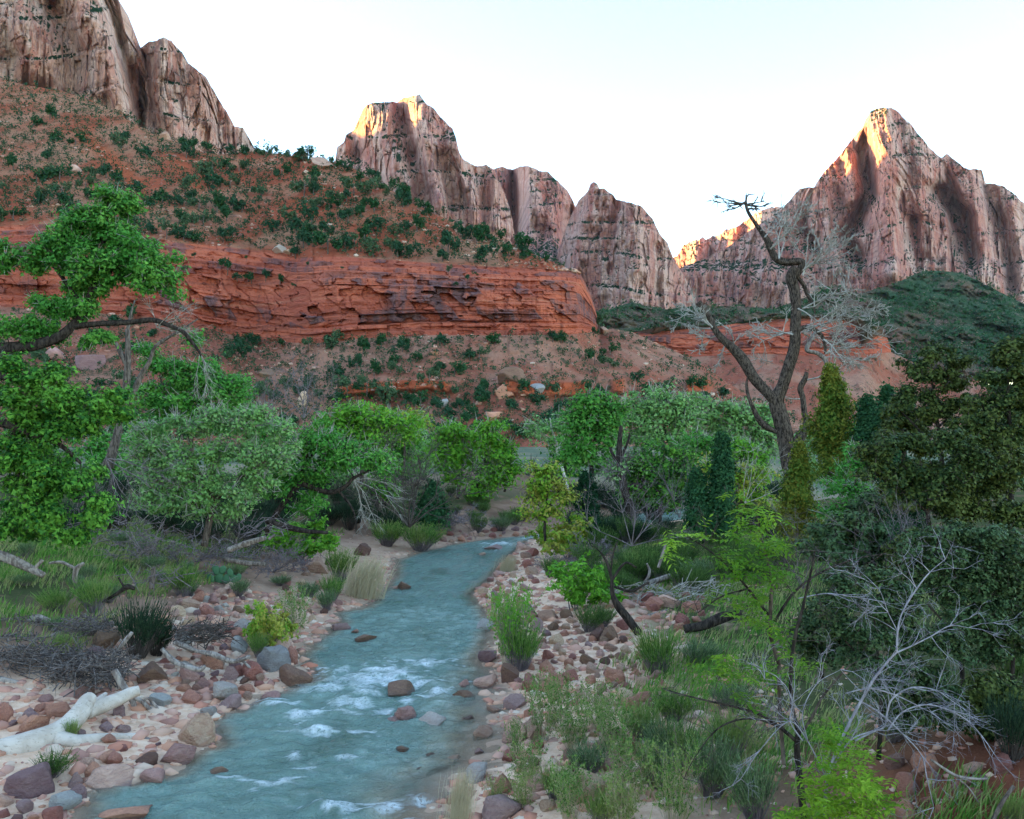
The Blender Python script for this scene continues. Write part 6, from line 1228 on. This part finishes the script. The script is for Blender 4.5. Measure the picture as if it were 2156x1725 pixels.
for kd, lb, x, y, h, w in [
    ('leafy', "round bright green bush above the left shore", 640, 1185, 100, 150), ('reed', "clump of dry straw coloured reeds leaning over the left shore", 760, 1258, 100, 100), ('reed', "few dry reeds on the right shore at the bend", 1066, 1205, 40, 40), ('reed', "bare dry stalks at the bottom edge of the right bank", 965, 1735, 130, 60),
    ('greenbroom', "tall green brush behind the dry reeds", 715, 1225, 80, 80), ('greenbroom', "green brush upstream of the round bush", 815, 1150, 60, 90), ('greenbroom', "wide green brush bank at the left of the bend", 885, 1160, 66, 110), ('greenbroom', "green tuft at the foot of the dry reeds", 700, 1265, 60, 60),
    ('rabbit', "tan green rabbitbrush on the far stony shore", 1005, 1122, 42, 50), ('sage', "grey green sage on the far stony shore", 1055, 1118, 36, 60), ('twiggy', "blue grey leafless brush behind the far shore", 945, 1105, 50, 110), ('twiggy', "smaller blue grey brush by the dark young juniper", 900, 1120, 40, 80),
    ('twiggy', "mounded grey dead brush in the left grass", 380, 1190, 90, 190), ('twiggy', "rounded grey dead brush behind the cobbles", 575, 1205, 66, 110), ('twiggy_dark', "dark leafless brush left of the round bush", 480, 1160, 60, 100),
    ('dark', "big dark wind blown bush beside the driftwood", 290, 1385, 140, 130), ('dark', "lower half lit dark bush behind the leaning pole", 330, 1380, 100, 90), ('greenbroom', "feathery green bush in the left grass", 200, 1290, 84, 90), ('greenbroom', "feathery bush above the cobble heap", 385, 1258, 80, 80), ('greenbroom', "green tuft behind the pale stump end", 120, 1290, 60, 90),
    ('sage', "yellowish tuft on the brush pile", 112, 1330, 34, 44), ('greenbroom', "small bright tuft among the driftwood", 130, 1378, 50, 44), ('greenbroom', "small green plant under the bleached log", 150, 1560, 50, 40), ('rabbit', "dry grass tuft under the bleached trunk", 110, 1635, 60, 100),
    ('leafy_yellow', "loose yellow green shrub above the grey boulder", 570, 1370, 110, 120), ('greenbroom', "green plant at the grey boulder's left side", 545, 1385, 60, 50), ('willow', "thin shrub with grey stem beside the yellow green one", 620, 1335, 90, 70), ('sage', "pale green bush at the sandy point", 690, 1285, 50, 50), ('sage', "grey brush on the left slope below the reeds", 650, 1260, 40, 60),
    ('willow_bright', "tall willow clump standing at the right waterline", 1085, 1410, 160, 110), ('willow_bright', "upper bright sprig of the willow clump", 1062, 1350, 100, 60), ('greenbroom', "green brush at the base of the willow clump", 1100, 1412, 110, 90), ('willow', "straw stemmed half of the willow clump", 1072, 1405, 140, 80), ('leafy', "bright green sapling with dense leaves on the right bank", 1215, 1285, 115, 150), ('leafy_yellow', "yellow green bush tinged orange at the bend", 1195, 1175, 100, 120), ('leafy_yellow', "small yellow green bush behind the bend's boulders", 1140, 1150, 50, 50),
    ('rabbit', "grey green rabbitbrush above the cobble field", 1240, 1330, 60, 80), ('rabbit', "rabbitbrush below the leaning snag", 1270, 1320, 50, 60), ('greenbroom', "tall feathery green brush right of the cobble field", 1385, 1420, 110, 120), ('greenbroom', "green brush behind the leaning snag", 1350, 1210, 60, 90), ('rabbit', "grey brush by the pale fallen limb", 1440, 1240, 60, 110), ('twiggy', "grey dead brush behind the bright sapling", 1260, 1190, 60, 110), ('sage', "sage clump on the rise behind the snag", 1480, 1230, 60, 100), ('sage', "pale weeds under the arching dark branches", 1470, 1400, 60, 110),
    ('rabbit', "dusty rabbitbrush past the cobbles at the bend", 1160, 1215, 46, 60), ('twiggy', "grey brush under the yellow green bush", 1170, 1200, 40, 70),
    ('willow', "tall weed in front of the long tan boulder", 1140, 1560, 130, 80), ('willow', "grey green weed in the middle of the right bank", 1210, 1580, 110, 100), ('willow', "weed cluster left of the arching dark branches", 1290, 1600, 120, 110), ('willow', "weed clump right of the domed tan boulder", 1330, 1680, 120, 120), ('willow', "weed clump above the purple boulder", 1110, 1650, 90, 90), ('willow', "weed clump covering the bank below the domed boulder", 1200, 1725, 110, 120), ('willow', "bottom edge weeds left of the ash trunk", 1420, 1730, 160, 130), ('willow', "bottom edge weeds beside the domed boulder", 1310, 1740, 110, 110),
    ('sage', "pale feathery weeds under the ash", 1500, 1680, 150, 140), ('sage', "feathery weeds left of the ash trunk", 1590, 1730, 150, 130), ('greenbroom', "green weeds at the ash's foot", 1540, 1600, 120, 120), ('greenbroom', "green weeds below the arching branches", 1440, 1620, 110, 120), ('sage', "grey green weeds above the domed boulder", 1240, 1630, 70, 110), ('willow', "sparse weeds at the right waterline", 1085, 1590, 70, 50), ('willow', "weed sprig by the angular red brown boulder", 1042, 1700, 60, 50), ('greenbroom', "green weeds between ash and cobbles", 1420, 1520, 80, 110), ('sage', "dry grey weeds beneath the lime leaves", 1540, 1500, 70, 110),
    ('willow', "weed tuft below the whitish root slab", 1100, 1700, 80, 70), ('greenbroom', "fine green weeds left of the domed boulder", 1170, 1690, 90, 90), ('sage', "pale weeds between the domed boulder and the ash", 1380, 1660, 110, 110), ('greenbroom', "green weeds at the bottom edge below the domed boulder", 1260, 1735, 80, 100), ('willow', "tall weed right of the tall pink boulder", 1180, 1540, 110, 70), ('willow', "tall weed above the weed cluster", 1260, 1540, 100, 90), ('greenbroom', "fine green weeds below the flat red block", 1350, 1560, 90, 100), ('sage', "grey weeds at the foot of the arching branches", 1400, 1600, 100, 110),
    ('dark', "dark feathery bush at the right edge above the dirt bank", 2130, 1600, 150, 130), ('rabbit', "green brush at the right edge of the thicket", 2140, 1480, 150, 110), ('greenbroom', "green plants at the bottom right corner", 2130, 1735, 70, 70), ('rabbit', "brush under the scrub oak", 1880, 1560, 90, 110)]:
    shrub(kd, lb, x, y, h, w)
T_ANCH = [(60, 1190, "thick leaning trunk base"), (160, 1220, "dead grey stub"), (265, 1240, "black gnarled branch"), (234, 985, "grey forked snag"), (322, 1230, "splintered stump"), (380, 1180, "mounded grey dead brush"), (430, 1150, "pale twigged cottonwood's trunk"), (520, 1186, "fallen grey trunk"), (560, 1130, "young cottonwood's curved trunk"), (640, 1180, "round bright green bush"), (720, 1130, "fallen dark log"), (862, 1110, "dark bare tamarisk"), (910, 1095, "dark young juniper"), (966, 1046, "left small cottonwood"), (1002, 1044, "right small cottonwood"), (1050, 1070, "red earth bank"), (1148, 1130, "boxelder sapling"), (1195, 1175, "orange tinged bush"), (1236, 1135, "blackish columnar juniper"), (1330, 1110, "dark broken trunk"), (1390, 1110, "glossy cottonwood"), (1468, 1115, "smaller feathery juniper"), (1520, 1115, "feathery juniper column"), (1560, 1120, "yellowish low crown"), (1655, 1000, "great dead tree"), (1394, 1190, "grey broken stub"), (1430, 1210, "pale fallen limb"), (1540, 1250, "lime leaved ash"), (1000, 990, "field's left end"), (1110, 970, "field's open middle"), (300, 1080, "leafy left cottonwood")]
# low scrub of the flats: each plant its own, alike ones named alike
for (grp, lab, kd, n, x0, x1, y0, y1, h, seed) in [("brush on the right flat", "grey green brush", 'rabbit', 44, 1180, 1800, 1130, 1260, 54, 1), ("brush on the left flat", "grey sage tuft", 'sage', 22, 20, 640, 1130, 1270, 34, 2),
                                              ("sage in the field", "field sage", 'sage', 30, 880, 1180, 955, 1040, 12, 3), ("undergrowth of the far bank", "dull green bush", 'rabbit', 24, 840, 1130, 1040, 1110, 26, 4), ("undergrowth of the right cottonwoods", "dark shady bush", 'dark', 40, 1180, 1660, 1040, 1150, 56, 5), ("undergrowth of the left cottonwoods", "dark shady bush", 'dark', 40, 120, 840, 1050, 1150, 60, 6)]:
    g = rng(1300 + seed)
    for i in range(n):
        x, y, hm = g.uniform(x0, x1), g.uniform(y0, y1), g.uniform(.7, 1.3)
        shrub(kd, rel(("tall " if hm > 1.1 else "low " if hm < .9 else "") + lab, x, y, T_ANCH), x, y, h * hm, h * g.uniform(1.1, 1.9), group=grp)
# prickly pear
p = G(465, 1230); r_ = thing("prickly_pear", "prickly pear cactus with flat pads above the cobbles", "cactus", p); g = rng(5)
V, T = ICO2
for i, (x, z, a, s_) in enumerate([(-.35, .18, -.3, .2), (-.1, .2, .2, .22), (.2, .17, .5, .2), (.42, .16, .2, .18), (-.2, .48, -.2, .18), (.05, .5, .4, .17), (.35, .42, -.3, .15), (.6, .22, .6, .16)]):
    q = V * [s_ * .75, s_ * .16, s_]; q = q * (1 + .05 * g.normal(size=(len(V), 1))); c_, sn = math.cos(a), math.sin(a); q = np.stack([q[:, 0] * c_ + q[:, 2] * sn, q[:, 1], -q[:, 0] * sn + q[:, 2] * c_], -1) + [x, g.uniform(-.1, .1), z]
    if i == 0: M['pad'] = leaf_mat("cactus_pad", (.06, .15, .07), (.08, .18, .09), None, .0)
    obj("pad", mk_mesh("pad", q, None, T, M['pad']), r_)
# grass, too fine to count
def grass(name, label, n, seed, fn, h, mat, lean=.25):
    g = rng(seed); X, Y = fn(g, n); Z = zg(X, Y); ok = (Z > .25) & (fbm(X * .5, Y * .5, 0., 2, seed) + .3 * g.normal(size=len(X)) > -.12); X, Y, Z = X[ok], Y[ok], Z[ok]; n = len(X)
    b = np.stack([X, Y, Z], -1); a = g.uniform(0, 6.28, n); w = np.stack([np.cos(a), np.sin(a), 0 * a], -1) * .008 * (1 + Y / 30)[:, None]; L = h * g.uniform(.4, 1.2, n)[:, None]
    d = np.stack([lean + g.normal(size=n) * .25, g.normal(size=n) * .25, np.ones(n)], -1); m = b + d * L * .55; e = m + (d + [.25, 0, -.25] + g.normal(size=d.shape) * .15) * L * .45
    V = np.stack([b - w, b + w, m + w * .7, m - w * .7, e], 1).reshape(-1, 3); k_ = np.arange(n)[:, None] * 5
    o = obj(name, mk_mesh(name, V, k_ + [[0, 1, 2, 3]], k_ + [[3, 2, 4]], mat, False)); tag(o, label, None, None, "stuff")
def gl_(g, n):
    Y = 20 + 26 * g.random(n) ** 1.2; l, r = edges(Y); return l - 5.5 - g.random(n) * 13, Y
def gr_(g, n):
    Y = 9.5 + 12 * g.random(n) ** 1.2; l, r = edges(Y); return r + 1.2 + g.random(n) * 5.5, Y
def gr2_(g, n):
    Y = 21 + 22 * g.random(n); l, r = edges(Y); return r + 5 + g.random(n) * 11, Y
grass("grass_left_bank", "green meadow grass on the left bank behind the driftwood", 42000, 41, gl_, .34, M['grass'])
grass("grass_right_bank", "thin green grass among the weeds of the right bank", 16000, 42, gr_, .34, M['grass'])
grass("grass_right_flat", "short green grass on the flat behind the right bank", 24000, 43, gr2_, .3, M['grass'])

# ---------------------------------------------------------------- junipers and pinyons on the slopes
def juniper_shape(seed, n, sub=6, big=1.4):
    g = rng(seed); nb = g.integers(3, 7); C = np.stack([g.normal(size=nb) * .28, g.normal(size=nb) * .28, g.uniform(.25, .85, nb)], -1); R_ = g.uniform(.22, .38, nb)
    i = g.integers(0, nb, n); v = nrm(g.normal(size=(n, 3))); c_ = C[i] + v * (R_[i] * g.random(n) ** .3)[:, None] * [1, 1, .85]; c_[:, 2] = np.maximum(c_[:, 2], .02)
    mb = MB(); q = np.repeat(c_, sub, 0) + g.normal(size=(n * sub, 3)) * .045; leaves(mb, q, g.normal(size=q.shape) + np.repeat(v, sub, 0) * .9 + [0, 0, .5], g.uniform(.05, .12, len(q)) * (big * 1.25 if sub < 4 else 1.55), g, .75, tri=True)
    V = np.concatenate(mb.V); Q = np.concatenate(mb.T)
    return V, Q
JV = [juniper_shape(2000 + i, 110, 6) for i in range(6)]; JL = [juniper_shape(2100 + i, 30, 2, 1.5) for i in range(5)]; JT = [juniper_shape(2200 + i, 9, 2, 2.1) for i in range(5)]
def j_mesh(i, mat):
    V, Q = JV[i]; return mk_mesh("crown", V, None, Q, mat, False)
_jt = MB(); tube(_jt, np.array([[0, 0, -.3], [.02, 0, .2], [0, .03, .6]]), [.05, .04, .015], 5)
JT_M = _jt.mesh("trunk", M['bark_gray'])
M['j2'] = leaf_mat("pinyon_needle", (.018, .060, .030), (.04, .11, .05), (.03, .08, .035), .1, .8); M['j3'] = leaf_mat("dusty_shrub_leaf", (.035, .08, .035), (.10, .16, .075), None, .1, .8)
JM = [j_mesh(i, M['juniper'] if i % 2 else M['j2']) for i in range(6)] + [j_mesh(i, M['j3']) for i in (1, 4)]
def dens_up(x, y):
    d = .5 + .35 * np.exp(-((x - 480) / 140) ** 2 - ((y - 400) / 60) ** 2) + .40 * np.exp(-((x - 40) / 190) ** 2 - ((y - 320) / 110) ** 2)
    return d * (1 - .85 * np.exp(-(polydist(x, y, [(180, 290), (230, 330), (290, 390)]) / 18) ** 2)) * (1 - .35 * sm(x, 600, 760) * sm(y, 480, 420))
def dens_lo(x, y): return .35 + .4 * np.exp(-((x - 560) / 150) ** 2 - ((y - 800) / 80) ** 2) + .35 * sm(y, 800, 880)
cand = []
def sample(sl, n, seed, dens, w, key, sep=0.):
    g = rng(seed); nr, nc = sl['x'].shape; i = 2 + (g.random(n) * (nr - 3)).astype(int); j = (g.random(n) * (nc - 1)).astype(int); x, y, D = sl['x'][i, j], sl['y'][i, j], sl['D'][i, j]
    cl = fbm(x / 34, y / 22, 0., 3, seed); hh = np.abs(sl['y0'] - sl['y1']) * np.ones(nc); hh = hh / hh.max(); ok = (g.random(n) < np.clip(dens(x, y) * (1 + 1.0 * cl), 0, 1)) & (g.random(n) < hh[j]); x, y, D = x[ok], y[ok], D[ok]
    s_ = g.uniform(*w, len(x)) * (.65 + .6 * g.random(len(x))); hp = s_ * F / D * sep; kx, ky, kh, out = [], [], [], []
    for k in range(len(x)):
        if sep and kx:
            a_, b_, c_ = np.array(kx), np.array(ky), np.array(kh)
            if np.any((x[k] - a_) ** 2 + (1.3 * (y[k] - b_)) ** 2 < ((hp[k] + c_) * .5) ** 2): continue
        kx.append(x[k]); ky.append(y[k]); kh.append(hp[k]); out.append((x[k], y[k], D[k], s_[k], key))
    return out
up_ = sample(SL_UP, 16000, 51, dens_up, (2.7, 6.4), 'up', .55); lo_ = sample(SL_LO, 12000, 52, dens_lo, (1.7, 4.6), 'lo', .55)
me_ = sample(SL_ME, 330, 53, lambda x, y: .5 + 0 * x, (2.5, 5), 'me')
lo_ = [c_ for c_ in lo_ if c_[1] < 935]
def place_j(c_, i, label, grp):
    p = P(c_[0], c_[1], c_[2]); s_ = c_[3]; o = obj("juniper", None, None, (p[0], p[1] - .3, p[2] - .25), (0, 0, _sg.uniform(0, 6.28)), (s_ * .9, s_ * .9, s_ * _sg.uniform(.8, 1.25))); tag(o, label, "tree", grp); obj("crown", JM[i % len(JM)], o)["kind"] = "stuff"; obj("trunk", JT_M, o)
def mass(name, label, cs, mat, seed, JL=JL):
    g = rng(seed); Vs, Qs, n = [], [], 0
    for c_ in cs:
        V, Q = JL[int(g.integers(0, 5))]; a = g.uniform(0, 6.28); k_, s_ = math.cos(a), math.sin(a); V = np.stack([V[:, 0] * k_ - V[:, 1] * s_, V[:, 0] * s_ + V[:, 1] * k_, V[:, 2] * g.uniform(.8, 1.2)], -1) * c_[3] + P(c_[0], c_[1], c_[2]) - [0, 0, .2]
        Vs.append(V); Qs.append(Q + n); n += len(V)
    o = obj(name, mk_mesh(name, np.concatenate(Vs), None, np.concatenate(Qs), mat, False)); tag(o, label, None, None, "stuff")
allc = sorted(up_ + lo_ + me_, key=lambda c_: -c_[3] / c_[2]); big = allc[:300]; rest = allc[300:]
J_ANCH = [(20, 190, "towering pale wall's left foot"), (150, 215, "towering pale wall's foot"), (290, 290, "shoulder peak's left foot"), (440, 325, "shoulder peak's right foot"), (230, 330, "bare red chute"), (400, 380, "second red patch"), (650, 340, "skyline outcrop boulders"), (690, 352, "flat topped tan outcrop"), (592, 528, "pale tilted slab"), (100, 440, "red cliff's hidden left end"),
          (220, 400, "big cottonwood's top"), (380, 490, "cliff's receding left corner"), (480, 500, "ledge junipers"), (760, 420, "middle peak's left foot"), (860, 470, "middle peak's foot"), (960, 510, "middle peak's right foot"), (1080, 540, "mountain recess"), (720, 520, "cliff rim's middle"), (850, 530, "cliff rim's bushy notch"), (1190, 570, "cliff's nose"), (560, 430, "thickest juniper patch"), (120, 300, "left slope's middle"), (330, 430, "slope behind the snag"),
          (640, 850, "sharp upright tan slab"), (560, 790, "brown boulder under the cliff"), (190, 770, "dull purple boulder pile"), (1075, 800, "huge brown boulder heap"), (1040, 880, "big red block"), (1132, 822, "grey talus boulder"), (1190, 850, "brown boulder above the tall cottonwood"), (930, 852, "flat greyish slab"), (840, 740, "lone juniper at the cliff foot"), (1275, 700, "tan block at the nose"), (1240, 800, "small red outcrop"), (1420, 795, "right small red outcrop"), (760, 812, "left small red outcrop"), (700, 760, "cliff foot's middle"), (980, 740, "cliff foot's right half"), (1350, 730, "talus crest"), (1500, 820, "talus tail"), (1600, 770, "dead tree's left limb"), (1750, 800, "dead tree's right limbs"), (420, 740, "leaning limb's tip")]
for i, c_ in enumerate(big):
    x, y, D, s_, key = c_; hp = s_ * F / D
    grp = "junipers on the slope above the red cliff" if key == 'up' else "shrubs on the rubble slope below the cliff" if key == 'lo' else "shrubs below the red mesa"
    place_j(c_, i, rel(("large" if hp > 26 else "middling" if hp > 20 else "small") + (" dusty green" if i % 8 > 5 else " dark") + (" juniper" if key == 'up' else " bush"), x, y, J_ANCH), grp)
mass("scrub_slopes", "smaller junipers and shrubs covering the near slopes", rest, M['j2'], 61)
far_ = sample(SL_FA, 4200, 54, lambda x, y: .6 + 0 * x, (7, 15), 'fa'); mass("woods_green_hill", "far off pinyon and juniper woods on the green hill", far_, M['juniper'], 62, JT)
small = [(c_[0], c_[1], c_[2], c_[3] * .45, 0) for c_ in sample(SL_UP, 4200, 55, lambda x, y: .5 + 0 * x, (2.5, 4.5), 'u') + sample(SL_LO, 5200, 56, lambda x, y: .5 + 0 * x, (2, 4), 'l')]
mass("brush_slopes", "low grey green brush dotted over the near slopes", small, M['j3'], 63, JT)
# bushes along the cliff ledges and the hillside skyline
for i, (x, y, h) in enumerate([(545, 322, 17), (575, 320, 18), (605, 330, 16), (648, 324, 22), (700, 342, 12), (715, 352, 22), (560, 330, 22), (625, 334, 14), (410, 305, 24), (440, 318, 22), (485, 322, 20), (512, 322, 22), (735, 360, 22), (760, 380, 26), (790, 392, 22), (815, 410, 22), (860, 432, 24), (900, 452, 20), (960, 482, 18), (1040, 508, 16), (1100, 530, 18), (1150, 550, 16), (1180, 560, 12), (1205, 572, 12)]):
    D = at(SL_UP, x, max(y + 2, float(ip(x, SIL)) + 2)); place_j((x, y + 3, D, h * D / F, 'up'), i, rel("skyline juniper", x, y, J_ANCH), "junipers on the skyline")
for i, (x, y, h) in enumerate([(410, 540, 12), (480, 570, 26), (500, 588, 20), (530, 590, 24), (560, 586, 18), (590, 596, 18), (390, 570, 12), (945, 572, 14), (985, 588, 14), (1000, 580, 10), (960, 600, 10), (650, 556, 8), (720, 566, 8), (520, 545, 10), (620, 604, 10), (1262, 690, 26), (1250, 705, 22), (845, 735, 26), (500, 740, 34), (520, 716, 24), (540, 730, 26), (590, 728, 20), (650, 730, 22), (700, 742, 30), (690, 720, 20)]):
    Dp = float(ip(x, DC)) + (2 if y < 640 else -6); place_j((x, y, Dp, h * Dp / F, 'up'), i, rel("small ledge juniper" if y < 650 else "cliff foot juniper", x, y, J_ANCH), "junipers on the cliff ledges" if y < 650 else "junipers at the cliff foot")
# ---------------------------------------------------------------- the air of the valley
hb = bmesh.new(); bmesh.ops.create_cube(hb, size=1.0); hm = bpy.data.meshes.new("haze"); hb.to_mesh(hm); hb.free()
hz = obj("haze", hm, None, (0, 700, 480), (0, 0, 0), (16000, 16000, 1120)); tag(hz, "thin blue evening haze filling the valley", None, None, "stuff")
vm = bpy.data.materials.new("haze_air"); vm.use_nodes = True; vt = vm.node_tree; vt.nodes.clear()
vo_ = vt.nodes.new("ShaderNodeOutputMaterial"); pv = vt.nodes.new("ShaderNodeVolumePrincipled"); vt.links.new(pv.outputs[0], vo_.inputs["Volume"])
pv.inputs["Color"].default_value = (.80, .86, 1.0, 1); pv.inputs["Density"].default_value = .000011; pv.inputs["Anisotropy"].default_value = .0
hm.materials.append(vm)
